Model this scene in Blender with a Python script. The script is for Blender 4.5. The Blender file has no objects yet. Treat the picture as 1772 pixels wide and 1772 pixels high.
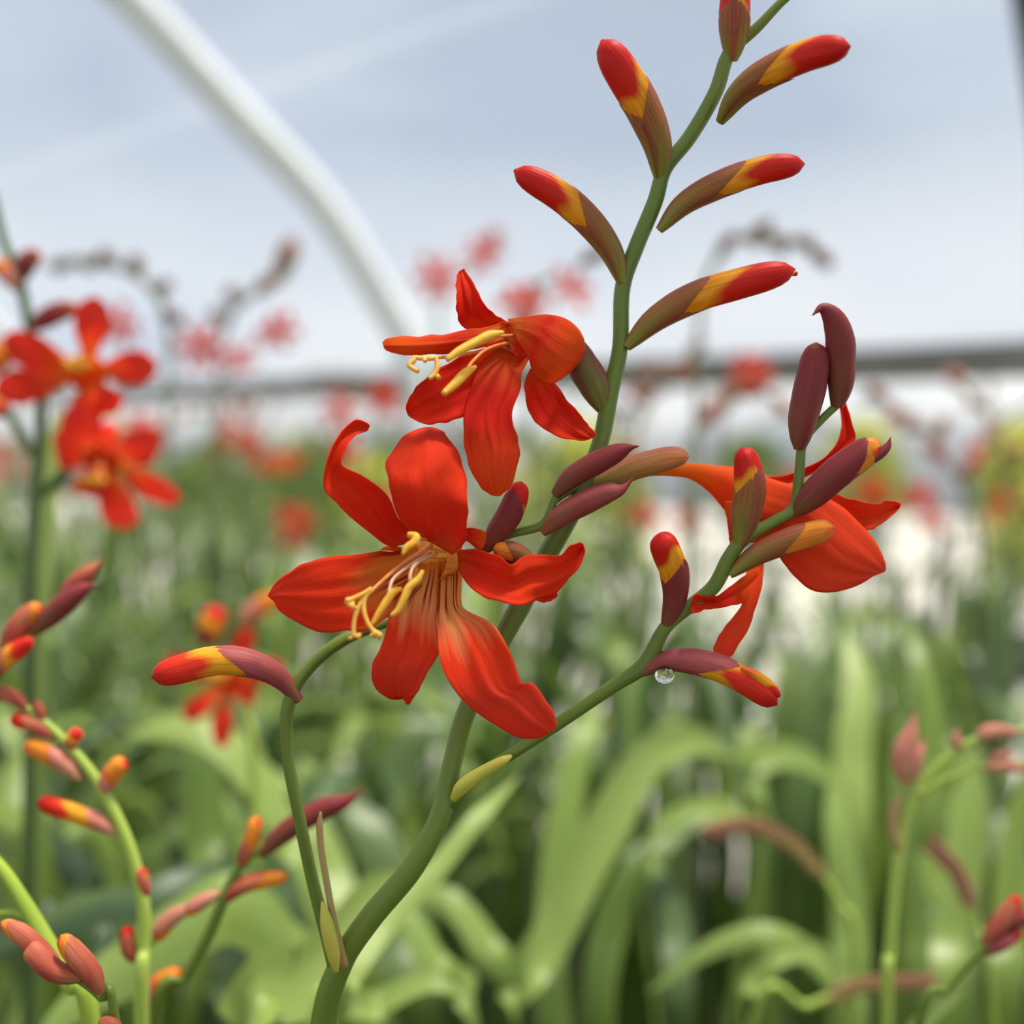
import bpy, math, random
import numpy as np
from mathutils import Vector, Matrix

scene = bpy.context.scene
COL = scene.collection
# ------------------------------------------------------------------ camera
F = 1969.0                      # focal length in pixels of the 1772 px frame
CAM_Z = 0.95
PITCH = math.atan(146 / F)      # looking slightly down: horizon at row 740
cd = bpy.data.cameras.new('camera'); cam = bpy.data.objects.new('camera', cd); COL.objects.link(cam)
cd.sensor_width = 36; cd.lens = 36 * F / 1772; cd.clip_start = 0.01; cd.clip_end = 200
cam.location = (0, 0, CAM_Z); cam.rotation_euler = (math.pi / 2 - PITCH, 0, 0)
cd.dof.use_dof = True; cd.dof.focus_distance = 0.258; cd.dof.aperture_fstop = 5.2
scene.camera = cam
# ------------------------------------------------------------------ world
w = bpy.data.worlds.new('sky'); scene.world = w; w.use_nodes = True
nt = w.node_tree; N = nt.nodes; L = nt.links; N.clear()
out = N.new('ShaderNodeOutputWorld'); bg = N.new('ShaderNodeBackground'); L.new(bg.outputs[0], out.inputs[0])
tc = N.new('ShaderNodeTexCoord'); sep = N.new('ShaderNodeSeparateXYZ'); L.new(tc.outputs['Generated'], sep.inputs[0])
ramp = N.new('ShaderNodeValToRGB'); L.new(sep.outputs['Z'], ramp.inputs[0])
e = ramp.color_ramp.elements
e[0].position = 0.0; e[0].color = (0.82, 0.85, 0.88, 1)
e[1].position = 0.9; e[1].color = (0.95, 0.93, 0.90, 1)
x = ramp.color_ramp.elements.new(0.10); x.color = (0.76, 0.80, 0.85, 1)
x = ramp.color_ramp.elements.new(0.24); x.color = (0.34, 0.43, 0.57, 1)
x = ramp.color_ramp.elements.new(0.40); x.color = (0.30, 0.39, 0.53, 1)
mp = N.new('ShaderNodeMapping'); mp.inputs['Scale'].default_value = (1.3, 1.3, 4.0); L.new(tc.outputs['Generated'], mp.inputs[0])
nz = N.new('ShaderNodeTexNoise'); nz.inputs['Scale'].default_value = 2.2; nz.inputs['Detail'].default_value = 5; L.new(mp.outputs[0], nz.inputs[0])
r2 = N.new('ShaderNodeValToRGB'); r2.color_ramp.elements[0].position = 0.42; r2.color_ramp.elements[1].position = 0.72; L.new(nz.outputs[0], r2.inputs[0])
mx = N.new('ShaderNodeMix'); mx.data_type = 'RGBA'; L.new(r2.outputs[0], mx.inputs[0]); L.new(ramp.outputs[0], mx.inputs[6]); mx.inputs[7].default_value = (0.54, 0.62, 0.74, 1)
vb = N.new('ShaderNodeVectorMath'); vb.operation = 'DOT_PRODUCT'; L.new(tc.outputs['Generated'], vb.inputs[0]); vb.inputs[1].default_value = (0.62, 0.30, -1.15)
r3 = N.new('ShaderNodeValToRGB'); r3.color_ramp.elements[0].position = 0.16; r3.color_ramp.elements[1].position = 0.52; r3.color_ramp.elements[1].color = (.9, .9, .9, 1); L.new(vb.outputs['Value'], r3.inputs[0])
mx2 = N.new('ShaderNodeMix'); mx2.data_type = 'RGBA'; L.new(r3.outputs[0], mx2.inputs[0]); L.new(mx.outputs[2], mx2.inputs[6]); mx2.inputs[7].default_value = (0.80, 0.83, 0.87, 1)
L.new(mx2.outputs[2], bg.inputs[0]); bg.inputs[1].default_value = 1.0
# ------------------------------------------------------------------ sun (veiled, through cloud)
sd = bpy.data.lights.new('sun', 'SUN'); sun = bpy.data.objects.new('sun', sd); COL.objects.link(sun)
sd.energy = 5.8; sd.angle = math.radians(12); sd.color = (1.0, 0.93, 0.80)
sun.rotation_euler = Vector((0.30, -0.02, 1.0)).to_track_quat('Z', 'Y').to_euler()
vs = scene.view_settings; vs.view_transform = 'Standard'; vs.look = 'None'; vs.exposure = 0.1; vs.gamma = 1.0; vs.use_curve_mapping = False
scene.cycles.max_bounces = 8; scene.cycles.transparent_max_bounces = 16
random.seed(5); rng = np.random.default_rng(5)

# ------------------------------------------------------------------ helpers
CP, SP = math.cos(PITCH), math.sin(PITCH)
def P(px, py, d):
    xc = (px - 886) / F * d; yc = -(py - 886) / F * d
    return Vector((xc, d * CP + yc * SP, CAM_Z - d * SP + yc * CP))
def crop(ox, oy, s):
    return lambda x, y: (ox + x / s, oy + y / s)
FULL = lambda x, y: (x, y)

def cr(pts, n):
    """Catmull-Rom through pts (any dimension), n samples."""
    p = np.array(pts, float); m = len(p)
    if m == 2: 
        t = np.linspace(0, 1, n)[:, None]; return p[0] * (1 - t) + p[1] * t
    q = np.vstack([2 * p[0] - p[1], p, 2 * p[-1] - p[-2]])
    o = []
    for t in np.linspace(0, m - 1, n):
        i = min(int(t), m - 2); f = t - i
        a, b, c, d = q[i], q[i + 1], q[i + 2], q[i + 3]
        o.append(.5 * ((2 * b) + (c - a) * f + (2 * a - 5 * b + 4 * c - d) * f * f + (3 * b - a - 3 * c + d) * f ** 3))
    return np.array(o)

def mesh_obj(name, verts, faces, mat, parent=None, uvs=None, smooth=True):
    me = bpy.data.meshes.new(name); me.from_pydata([tuple(v) for v in verts], [], faces); me.validate()
    if uvs is not None:
        ul = me.uv_layers.new(name='UVMap')
        idx = np.zeros(len(me.loops), int); me.loops.foreach_get('vertex_index', idx)
        ul.data.foreach_set('uv', np.array(uvs, float)[idx].ravel())
    if smooth: me.polygons.foreach_set('use_smooth', [True] * len(me.polygons))
    me.materials.append(mat)
    o = bpy.data.objects.new(name, me); COL.objects.link(o)
    if parent is not None:
        o.parent = parent; o.matrix_parent_inverse = wmat(parent).inverted()
    return o
def wmat(o):
    m = o.matrix_basis.copy()
    if o.parent: m = wmat(o.parent) @ o.matrix_parent_inverse @ m
    return m
def thing(name, label, cat, loc=(0, 0, 0), group=None):
    o = bpy.data.objects.new(name, None); COL.objects.link(o); o.location = loc
    o.empty_display_size = .02
    o['label'] = label; o['category'] = cat
    if group: o['group'] = group
    return o
def tag(o, label, cat, group=None):
    o['label'] = label; o['category'] = cat
    if group: o['group'] = group
    return o
def struct(o): o['kind'] = 'structure'; return o

def frames(c):
    """parallel-transport frames along curve c (n,3)"""
    t = np.gradient(c, axis=0); t /= np.linalg.norm(t, axis=1)[:, None] + 1e-12
    ref = np.array([0, 1., 0]) if abs(t[0][1]) < .9 else np.array([1., 0, 0])
    u = np.cross(t[0], ref); u /= np.linalg.norm(u)
    U = [u]
    for i in range(1, len(c)):
        u = U[-1] - t[i] * np.dot(U[-1], t[i]); u /= np.linalg.norm(u) + 1e-12; U.append(u)
    U = np.array(U); V = np.cross(t, U)
    return t, U, V
def tube_data(c, r, nseg=14, cap=True, shape=None, a0=0.):
    c = np.array(c, float); r = np.array(r, float); t, U, V = frames(c); n = len(c); w = nseg + 1
    vs, uv, fs = [], [], []
    for i in range(n):
        for j in range(w):
            a = a0 + 2 * math.pi * (j % nseg) / nseg; k = shape(i / (n - 1), a - a0) if shape else 1
            vs.append(c[i] + (U[i] * math.cos(a) + V[i] * math.sin(a)) * r[i] * k); uv.append((j / nseg, i / (n - 1)))
    for i in range(n - 1):
        for j in range(nseg):
            fs.append((i * w + j, i * w + j + 1, (i + 1) * w + j + 1, (i + 1) * w + j))
    if cap:
        for i, rev in ((0, 1), (n - 1, 0)):
            vs.append(c[i]); uv.append((.5, i / (n - 1))); m = len(vs) - 1
            for j in range(nseg):
                fs.append((i * w + j + 1, i * w + j, m) if rev else (i * w + j, i * w + j + 1, m))
    return vs, fs, uv
class MB:
    def __init__(s): s.v, s.f, s.u = [], [], []
    def add(s, d):
        o = len(s.v); s.v += list(d[0]); s.f += [tuple(i + o for i in f) for f in d[1]]; s.u += list(d[2]); return s
    def build(s, name, mat, parent=None): return mesh_obj(name, s.v, s.f, mat, parent, s.u)
def tube(name, pts, radii, mat, parent=None, n=40, nseg=14):
    k = np.array([list(p) + [r] for p, r in zip(pts, radii)]); k = cr(k, n)
    d = tube_data(k[:, :3], np.maximum(k[:, 3], 1e-5), nseg)
    return mesh_obj(name, d[0], d[1], mat, parent, d[2])
def box_data(lo, hi):
    v = [(x, y, z) for x in (lo[0], hi[0]) for y in (lo[1], hi[1]) for z in (lo[2], hi[2])]
    f = [(0, 1, 3, 2), (4, 6, 7, 5), (0, 4, 5, 1), (2, 3, 7, 6), (0, 2, 6, 4), (1, 5, 7, 3)]
    return v, f, [(a[0], a[1]) for a in v]

# ------------------------------------------------------------------ materials
def newmat(name):
    m = bpy.data.materials.new(name); m.use_nodes = True; t = m.node_tree; t.nodes.clear(); return m, t, t.nodes, t.links
def finish(t, col, rough=.5, trans=0., spec=.5, bump=None, bstr=.1, bdist=.001, coat=0., tcol=None):
    N, L = t.nodes, t.links
    o = N.new('ShaderNodeOutputMaterial'); p = N.new('ShaderNodeBsdfPrincipled')
    p.inputs['Roughness'].default_value = rough; p.inputs['Specular IOR Level'].default_value = spec
    p.inputs['Coat Weight'].default_value = coat; p.inputs['Coat Roughness'].default_value = .25
    if isinstance(col, tuple): p.inputs['Base Color'].default_value = (*col, 1)
    else: L.new(col, p.inputs['Base Color'])
    if bump is not None:
        b = N.new('ShaderNodeBump'); b.inputs['Strength'].default_value = bstr; b.inputs['Distance'].default_value = bdist
        L.new(bump, b.inputs['Height']); L.new(b.outputs[0], p.inputs['Normal'])
    if trans > 0:
        tr = N.new('ShaderNodeBsdfTranslucent'); mxs = N.new('ShaderNodeMixShader'); mxs.inputs[0].default_value = trans
        if tcol: tr.inputs[0].default_value = (*tcol, 1)
        elif isinstance(col, tuple): tr.inputs[0].default_value = (*col, 1)
        else: L.new(col, tr.inputs[0])
        L.new(p.outputs[0], mxs.inputs[1]); L.new(tr.outputs[0], mxs.inputs[2]); L.new(mxs.outputs[0], o.inputs[0])
    else: L.new(p.outputs[0], o.inputs[0])
def uvnoise(t, su, sv, scale=1., detail=3, rand=False):
    N, L = t.nodes, t.links
    tc = N.new('ShaderNodeTexCoord'); m = N.new('ShaderNodeMapping'); m.inputs['Scale'].default_value = (su, sv, 1)
    L.new(tc.outputs['UV'], m.inputs[0])
    n = N.new('ShaderNodeTexNoise'); n.noise_dimensions = '4D'; n.inputs['Scale'].default_value = scale; n.inputs['Detail'].default_value = detail
    L.new(m.outputs[0], n.inputs[0])
    oi = N.new('ShaderNodeObjectInfo'); mm = N.new('ShaderNodeMath'); mm.operation = 'MULTIPLY'; mm.inputs[1].default_value = 37.
    L.new(oi.outputs['Random'], mm.inputs[0]); L.new(mm.outputs[0], n.inputs['W'])
    return n.outputs[0]
def math_(t, op, a, b, c=None):
    n = t.nodes.new('ShaderNodeMath'); n.operation = op
    for i, q in enumerate((a, b, c)):
        if q is None: continue
        if isinstance(q, (int, float)): n.inputs[i].default_value = q
        else: t.links.new(q, n.inputs[i])
    return n.outputs[0]
def ramp_(t, fac, stops):
    n = t.nodes.new('ShaderNodeValToRGB'); e = n.color_ramp.elements
    e[0].position, e[0].color = stops[0][0], (*stops[0][1], 1); e[1].position, e[1].color = stops[-1][0], (*stops[-1][1], 1)
    for p, c in stops[1:-1]:
        k = e.new(p); k.color = (*c, 1)
    t.links.new(fac, n.inputs[0]); return n.outputs[0]
def mix_(t, fac, a, b, mode='MIX'):
    n = t.nodes.new('ShaderNodeMix'); n.data_type = 'RGBA'; n.blend_type = mode
    for i, q in ((0, fac), (6, a), (7, b)):
        if isinstance(q, (int, float)): n.inputs[i].default_value = q
        elif isinstance(q, tuple): n.inputs[i].default_value = (*q, 1)
        else: t.links.new(q, n.inputs[i])
    return n.outputs[2]
def uvxy(t):
    tc = t.nodes.new('ShaderNodeTexCoord'); s = t.nodes.new('ShaderNodeSeparateXYZ'); t.links.new(tc.outputs['UV'], s.inputs[0]); return s.outputs[0], s.outputs[1]

def mat_petal(name, stops, streak=0., streak_to=.3, trans=.38, rough=.6, vein=.32):
    m, t, N_, L_ = newmat(name); u, v = uvxy(t)
    n1 = uvnoise(t, 7, 1.3, 1., 3)
    vv = math_(t, 'ADD', v, math_(t, 'MULTIPLY', math_(t, 'SUBTRACT', n1, .5), .42))
    c = ramp_(t, vv, stops)
    n2 = uvnoise(t, 75, 1.8, 1., 5)
    c = mix_(t, math_(t, 'MULTIPLY', ramp_(t, n2, [(.46, (0, 0, 0)), (.75, (1, 1, 1))]), vein), c, (.66, .018, .008))
    if streak:
        n3 = uvnoise(t, 13, 1.2, 1., 2)
        s = ramp_(t, n3, [(.50, (0, 0, 0)), (.56, (1, 1, 1))])
        k = ramp_(t, v, [(0.02, (.2, .2, .2)), (.08, (1, 1, 1)), (streak_to, (1, 1, 1)), (streak_to + .1, (0, 0, 0))])
        c = mix_(t, math_(t, 'MULTIPLY', math_(t, 'MULTIPLY', s, k), streak), c, (.45, .012, .008))
    n4 = uvnoise(t, 9, 8, 1., 5)
    hb = math_(t, 'ADD', n2, math_(t, 'MULTIPLY', n4, 1.6))
    finish(t, c, rough, trans, .12, bump=hb, bstr=.45, bdist=.0004)
    return m
RED = (.90, .054, .009); ORG = (.95, .15, .012); DRED = (.82, .030, .009); YEL = (.93, .46, .06); PINK = (.86, .12, .06)
M = {}
M['petal_red'] = mat_petal('petal_red', [(0, (.75, .09, .02)), (.15, DRED), (.5, RED), (1, (.82, .045, .013))])
M['petal_red_yellow'] = mat_petal('petal_red_yellow', [(0.04, YEL), (.28, (.85, .22, .035)), (.42, RED), (1, (.82, .04, .012))], streak=.9, streak_to=.22)
M['petal_throat'] = mat_petal('petal_throat', [(0, YEL), (.22, (.92, .48, .14)), (.34, (.90, .24, .08)), (.46, RED), (.7, (.88, .07, .03)), (1, (.88, .06, .02))], streak=.95, streak_to=.22)
M['petal_orange'] = mat_petal('petal_orange', [(0, YEL), (.12, (.85, .14, .02)), (.35, (.75, .03, .01)), (.7, ORG), (1, (.92, .11, .02))], trans=.45)
M['petal_scarlet'] = mat_petal('petal_scarlet', [(0, ORG), (.3, (.80, .02, .006)), (1, (.86, .05, .01))], trans=.4)
M['petal_deep'] = mat_petal('petal_deep', [(0, (.85, .14, .02)), (.25, (.66, .014, .006)), (.42, (.74, .022, .008)), (.62, (.92, .10, .02)), (1, (.93, .17, .03))], trans=.45)
M['throat'] = mat_petal('throat', [(0, (.93, .5, .06)), (.6, (.93, .48, .07)), (1, (.92, .42, .07))], streak=.6, streak_to=.9, vein=.1)
M['petal_tube'] = mat_petal('petal_tube', [(0, (.92, .34, .02)), (.2, (.92, .26, .02)), (.5, (.92, .11, .012)), (1, (.88, .08, .015))], vein=.15)
M['petal_coral'] = mat_petal('petal_coral', [(0, ORG), (.4, (.88, .075, .018)), (1, (.90, .085, .03))], vein=.2)
M['petal_far'] = mat_petal('petal_far', [(0, (.9, .32, .03)), (.2, (.86, .10, .02)), (.5, (.86, .04, .02)), (1, (.9, .06, .035))])
M['petal_far_pink'] = mat_petal('petal_far_pink', [(0, (.88, .3, .08)), (.3, (.88, .10, .06)), (1, (.88, .13, .10))])

def mat_bud(name, base, mid, tip, e1=.5, e2=.63, ang=.13):
    m, t, N_, L_ = newmat(name); u, v = uvxy(t)
    lob = math_(t, 'MULTIPLY', math_(t, 'COSINE', math_(t, 'MULTIPLY', u, 6 * math.pi), 0), -.04)
    lob = math_(t, 'ADD', lob, math_(t, 'MULTIPLY', math_(t, 'COSINE', math_(t, 'MULTIPLY', u, 2 * math.pi), 0), -ang))
    n1 = uvnoise(t, 3, 2, 1., 2); n2 = uvnoise(t, 34, 2.5, 1., 4)
    vv = math_(t, 'ADD', math_(t, 'ADD', v, lob), math_(t, 'MULTIPLY', math_(t, 'SUBTRACT', n1, .5), .30))
    c = ramp_(t, vv, [(e1 - .2, base), (e1 + .04, mid), (e2 - .04, mid), (e2 + .04, tip), (1, (.62, .008, .006))])
    c = mix_(t, math_(t, 'MULTIPLY', ramp_(t, n2, [(.45, (0, 0, 0)), (.75, (1, 1, 1))]), .45), c, (.42, .014, .006))
    finish(t, c, .45, .12, .22, bump=n2, bstr=.4, bdist=.0004); return m
M['bud_red'] = mat_bud('bud_red', (.80, .14, .01), (.95, .40, .015), (.70, .022, .008))
M['bud_scarlet'] = mat_bud('bud_scarlet', (.88, .15, .02), (.95, .42, .02), (.88, .045, .015), .42, .66, .02)
M['bud_orange'] = mat_bud('bud_orange', (.8, .10, .02), (.90, .30, .03), (.88, .12, .02), .5, .9)
M['bud_dark'] = mat_bud('bud_dark', (.26, .06, .03), (.36, .12, .03), (.30, .02, .015), .6, .85)
def mat_bract(name, base, mid, tip, edge, spec=.5, top=None):
    top = top or tuple(q * .5 + p * .5 for q, p in zip(tip, edge))
    m, t, N_, L_ = newmat(name); u, v = uvxy(t)
    n1 = uvnoise(t, 5, 1.2, 1., 3); n2 = uvnoise(t, 40, 1.6, 1., 4)
    vv = math_(t, 'ADD', v, math_(t, 'MULTIPLY', math_(t, 'SUBTRACT', n1, .5), .5))
    c = ramp_(t, vv, [(0.0, base), (.35, mid), (.8, tip), (1, tip)])
    # margins of the bract (u near 0 or 1) carry the darker rim colour
    ed = math_(t, 'ABSOLUTE', math_(t, 'SUBTRACT', u, .5), 0)
    c = mix_(t, ramp_(t, ed, [(.36, (0, 0, 0)), (.49, (.8, .8, .8))]), c, edge)
    c = mix_(t, ramp_(t, math_(t, 'ADD', ed, math_(t, 'MULTIPLY', math_(t, 'SUBTRACT', n1, .5), .12)), [(.03, (.8, .8, .8)), (.16, (0, 0, 0))]), c, top)
    c = mix_(t, math_(t, 'MULTIPLY', ramp_(t, n2, [(.4, (0, 0, 0)), (.7, (1, 1, 1))]), .5), c, (.10, .03, .02))
    finish(t, c, .5, 0, spec * .5, bump=n2, bstr=.35, bdist=.0003); return m
M['bract_olive'] = mat_bract('bract_olive', (.27, .32, .04), (.26, .20, .035), (.34, .12, .03), (.22, .04, .03), top=(.34, .06, .045))
M['bract_green'] = mat_bract('bract_green', (.20, .24, .04), (.14, .13, .03), (.18, .07, .04), (.19, .035, .035))
M['bract_maroon'] = mat_bract('bract_maroon', (.20, .10, .03), (.22, .04, .028), (.26, .028, .035), (.20, .022, .03))
M['bract_pink'] = mat_bract('bract_pink', (.26, .13, .05), (.30, .06, .05), (.46, .09, .09), (.25, .03, .04))
M['bract_tan'] = mat_bract('bract_tan', (.40, .26, .12), (.42, .20, .11), (.38, .14, .09), (.36, .15, .09))
M['bract_salmon'] = mat_bract('bract_salmon', (.50, .36, .14), (.66, .30, .19), (.68, .24, .17), (.62, .18, .13))
M['bract_blush'] = mat_bract('bract_blush', (.30, .36, .05), (.46, .24, .06), (.74, .26, .09), (.30, .26, .05), top=(.66, .21, .14))
M['bract_rose'] = mat_bract('bract_rose', (.40, .18, .06), (.42, .06, .04), (.58, .17, .08), (.36, .03, .03))

def mat_stem(name, c1, c2, c3=None):
    m, t, N_, L_ = newmat(name)
    n = uvnoise(t, 5, 3, 1., 3); n2 = uvnoise(t, 22, 6, 1., 3)
    c = ramp_(t, n, [(.3, c1), (.7, c2)])
    finish(t, c, .45, .0, .4, bump=n2, bstr=.25, bdist=.0004, coat=.05); return m
M['stem'] = mat_stem('stem_green', (.10, .16, .018), (.17, .24, .028))
M['stem_dark'] = mat_stem('stem_dark_green', (.055, .10, .03), (.09, .15, .035))
M['stem_light'] = mat_stem('stem_light_green', (.32, .44, .06), (.40, .52, .09))
M['stem_lime'] = mat_stem('stem_lime', (.28, .40, .04), (.36, .47, .05))
M['stem_grey'] = mat_stem('stem_grey_green', (.16, .20, .10), (.22, .22, .12))
def mat_leaf(name, c1, c2, c3, trans=.3):
    m, t, N_, L_ = newmat(name)
    oi = t.nodes.new('ShaderNodeObjectInfo')
    c = ramp_(t, oi.outputs['Random'], [(0, c1), (.5, c2), (1, c3)])
    n = uvnoise(t, 26, .8, 1., 3); n2 = uvnoise(t, 2, 3, 1., 2)
    c = mix_(t, math_(t, 'MULTIPLY', n, .35), c, (c1[0] * .5, c1[1] * .55, c1[2] * .5))
    c = mix_(t, math_(t, 'MULTIPLY', ramp_(t, n2, [(.5, (0, 0, 0)), (.8, (1, 1, 1))]), .35), c, (.34, .44, .07))
    finish(t, c, .36, trans, .55, bump=n, bstr=.4, bdist=.0008); return m
M['leaf'] = mat_leaf('leaf_green', (.07, .13, .025), (.14, .23, .035), (.30, .41, .06))
M['leaf_light'] = mat_leaf('leaf_light_green', (.28, .40, .09), (.34, .46, .11), (.40, .52, .13), .35)
M['leaf_blue'] = mat_leaf('leaf_blue_green', (.06, .11, .04), (.09, .155, .05), (.12, .19, .05), .2)
M['leaf_lime'] = mat_leaf('leaf_lime', (.28, .42, .05), (.30, .46, .06), (.36, .50, .07), .35)
M['leaf_brown'] = mat_leaf('leaf_brown', (.30, .16, .07), (.34, .15, .08), (.36, .19, .10), .2)
M['sheath'] = mat_stem('sheath_yellow_green', (.46, .50, .04), (.52, .44, .07))
M['sheath_dry'] = mat_stem('sheath_dry', (.44, .20, .08), (.36, .34, .11))
def simple(name, col, rough=.5, trans=0., noise=0., scale=8., spec=.5, col2=None):
    m, t, N_, L_ = newmat(name); c = col
    if noise or col2:
        tc = t.nodes.new('ShaderNodeTexCoord'); n = t.nodes.new('ShaderNodeTexNoise'); n.inputs['Scale'].default_value = scale; n.inputs['Detail'].default_value = 5
        t.links.new(tc.outputs['Object'], n.inputs[0])
        c = ramp_(t, n.outputs[0], [(.35, col), (.65, col2 or tuple(min(1, q * (1 + noise)) for q in col))])
    finish(t, c, rough, trans, spec); return m
M['anther'] = simple('anther_yellow', (.95, .47, .03), .6, .1, scale=900, col2=(1, .60, .06))
M['filament'] = simple('filament_pale', (.85, .48, .26), .4, .3, scale=300, col2=(.90, .62, .42))
M['filament_orange'] = simple('filament_orange', (.85, .30, .08), .4, .25, scale=300, col2=(.88, .36, .10))
M['style'] = simple('style_yellow', (.95, .50, .06), .45, .2, scale=400, col2=(.97, .62, .12))
M['hoop'] = simple('galvanised_white', (.80, .84, .85), .34, 0, scale=14, col2=(.86, .89, .90))
M['rail'] = simple('weathered_rail', (.13, .13, .12), .7, 0, scale=5, col2=(.20, .195, .18))
M['dark_pipe'] = simple('dark_pipe', (.035, .045, .04), .6, 0, scale=9, col2=(.05, .06, .05))
M['soil'] = simple('dark_soil', (.012, .014, .009), .95, 0, scale=12, col2=(.03, .03, .02))
M['gravel'] = simple('pale_gravel', (.36, .34, .31), .9, 0, scale=1.5, col2=(.56, .55, .53))
M['cladding'] = simple('white_cladding', (.33, .36, .40), .6, 0, scale=.8, col2=(.48, .50, .53))
M['yellow_flower'] = simple('yellow_flower', (.75, .72, .08), .6, .3, scale=20, col2=(.80, .80, .16))
M['bush'] = simple('bush_green', (.10, .18, .04), .6, .2, scale=6, col2=(.24, .34, .08))
M['pale_flower'] = simple('pale_flower', (.80, .78, .74), .6, .3, scale=20, col2=(.86, .84, .82))
m, t, N_, L_ = newmat('water'); o_ = N_.new('ShaderNodeOutputMaterial'); g_ = N_.new('ShaderNodeBsdfPrincipled')
g_.inputs['Transmission Weight'].default_value = 1; g_.inputs['IOR'].default_value = 1.33; g_.inputs['Roughness'].default_value = 0.0; L_.new(g_.outputs[0], o_.inputs[0]); M['water'] = m
def film(name, veil, tint):
    m, t, N_, L_ = newmat(name); o_ = N_.new('ShaderNodeOutputMaterial')
    tr = N_.new('ShaderNodeBsdfTransparent'); tr.inputs[0].default_value = (*tint, 1)
    df = N_.new('ShaderNodeBsdfTranslucent'); df.inputs[0].default_value = (.85, .87, .9, 1)
    gl = N_.new('ShaderNodeBsdfDiffuse'); gl.inputs[0].default_value = (.8, .83, .86, 1)
    a = N_.new('ShaderNodeMixShader'); a.inputs[0].default_value = .4; L_.new(df.outputs[0], a.inputs[1]); L_.new(gl.outputs[0], a.inputs[2])
    tc = N_.new('ShaderNodeTexCoord'); n = N_.new('ShaderNodeTexNoise'); n.inputs['Scale'].default_value = 1.6; n.inputs['Detail'].default_value = 3; L_.new(tc.outputs['Object'], n.inputs[0])
    f = math_(t, 'MULTIPLY_ADD', n.outputs[0], .10, veil - .05)
    b = N_.new('ShaderNodeMixShader'); L_.new(f, b.inputs[0]); L_.new(tr.outputs[0], b.inputs[1]); L_.new(a.outputs[0], b.inputs[2]); L_.new(b.outputs[0], o_.inputs[0])
    return m
M['film'] = film('polythene_film', .16, (.97, .98, .99)); M['film_fold'] = film('polythene_fold', .12, (.99, .99, 1))

# ------------------------------------------------------------------ the tunnel
# side rail runs from near right to far left; hoops stand square to it
A0 = Vector((0.855, 1.90, 0)); A1 = Vector((-0.453, 3.12, 0)); U = (A1 - A0).normalized(); NI = Vector((-U.y, U.x, 0))   # NI points into the tunnel
if NI.y > 0: NI = -NI
RAIL_Z = CAM_Z + .13
FOOT = Vector((-.255, 2.94, 0))
prof = [(0.0, 0.0), (0.0, .5), (0.0, RAIL_Z), (.10, 1.27), (.29, 1.483), (.537, 1.66), (.80, 1.845), (1.2, 2.06), (1.8, 2.28), (2.5, 2.38),
        (3.2, 2.28), (3.8, 2.06), (4.2, 1.845), (4.47, 1.66), (4.71, 1.483), (4.9, 1.27), (5.0, RAIL_Z), (5.0, .5), (5.0, 0)]
def hoop_pts(foot): return [foot + NI * s + Vector((0, 0, z)) for s, z in prof]
floor = mesh_obj('floor', [A0 + U * 9 + Vector((0, 0, 0)), A0 - U * 6, A0 - U * 6 + NI * 5.0, A0 + U * 9 + NI * 5.0], [(0, 1, 2, 3)], M['soil'], None, [(0, 0)] * 4, False); struct(floor)
og = mesh_obj('floor_outside', [(-60, -30, -.02), (60, -30, -.02), (60, 90, -.02), (-60, 90, -.02)], [(0, 1, 2, 3)], M['gravel'], None, [(0, 0)] * 4, False); struct(og)
# polythene skin over the hoops, above the rail on both sides
sp = cr([p for p in prof[2:17]], 60)
vv_, ff_ = [], []
for i, k in enumerate(np.linspace(-6, 9, 16)):
    for s, z in sp:
        q = A0 + U * k + NI * (s - .0) + Vector((0, 0, z + .045)); vv_.append(q)
for i in range(15):
    for j in range(59): ff_.append((i * 60 + j, i * 60 + j + 1, (i + 1) * 60 + j + 1, (i + 1) * 60 + j))
struct(mesh_obj('ceiling', vv_, ff_, M['film'], None, [(0, 0)] * len(vv_)))
# overlapping welted fold that runs lengthwise in the film
def fold(s0, s1, off):
    v, f = [], []
    for k in np.linspace(-3, 9, 25):
        for s in (s0, (s0 + s1) / 2, s1):
            z = np.interp(s, sp[:, 0], sp[:, 1]) if s < 2.5 else 2.3
            v.append(A0 + U * k + NI * s + Vector((0, 0, z + off)))
    for i in range(24):
        for j in (0, 1): f.append((i * 3 + j, i * 3 + j + 1, i * 3 + j + 4, i * 3 + j + 3))
    return v, f
for i, (a, b) in enumerate([(.93, .99), (1.30, 1.37), (.50, .53)]):
    v, f = fold(a, b, .030); struct(mesh_obj('trim_%d' % (i + 3), v, f, M['film_fold'], None, [(0, 0)] * len(v)))
hl = ['white steel tunnel hoop curving up to the left across the sky', 'white steel tunnel hoop farther off, at the left edge', 'white steel tunnel hoop beyond the right edge of view']
for i, k in enumerate((0, 2.2, -2.4)):
    pts = hoop_pts(FOOT + U * k); o = tube('tunnel_hoop', pts, [.038] * len(pts), M['hoop'], None, 120, 18)
    tag(o, hl[i], 'hoop')
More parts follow.
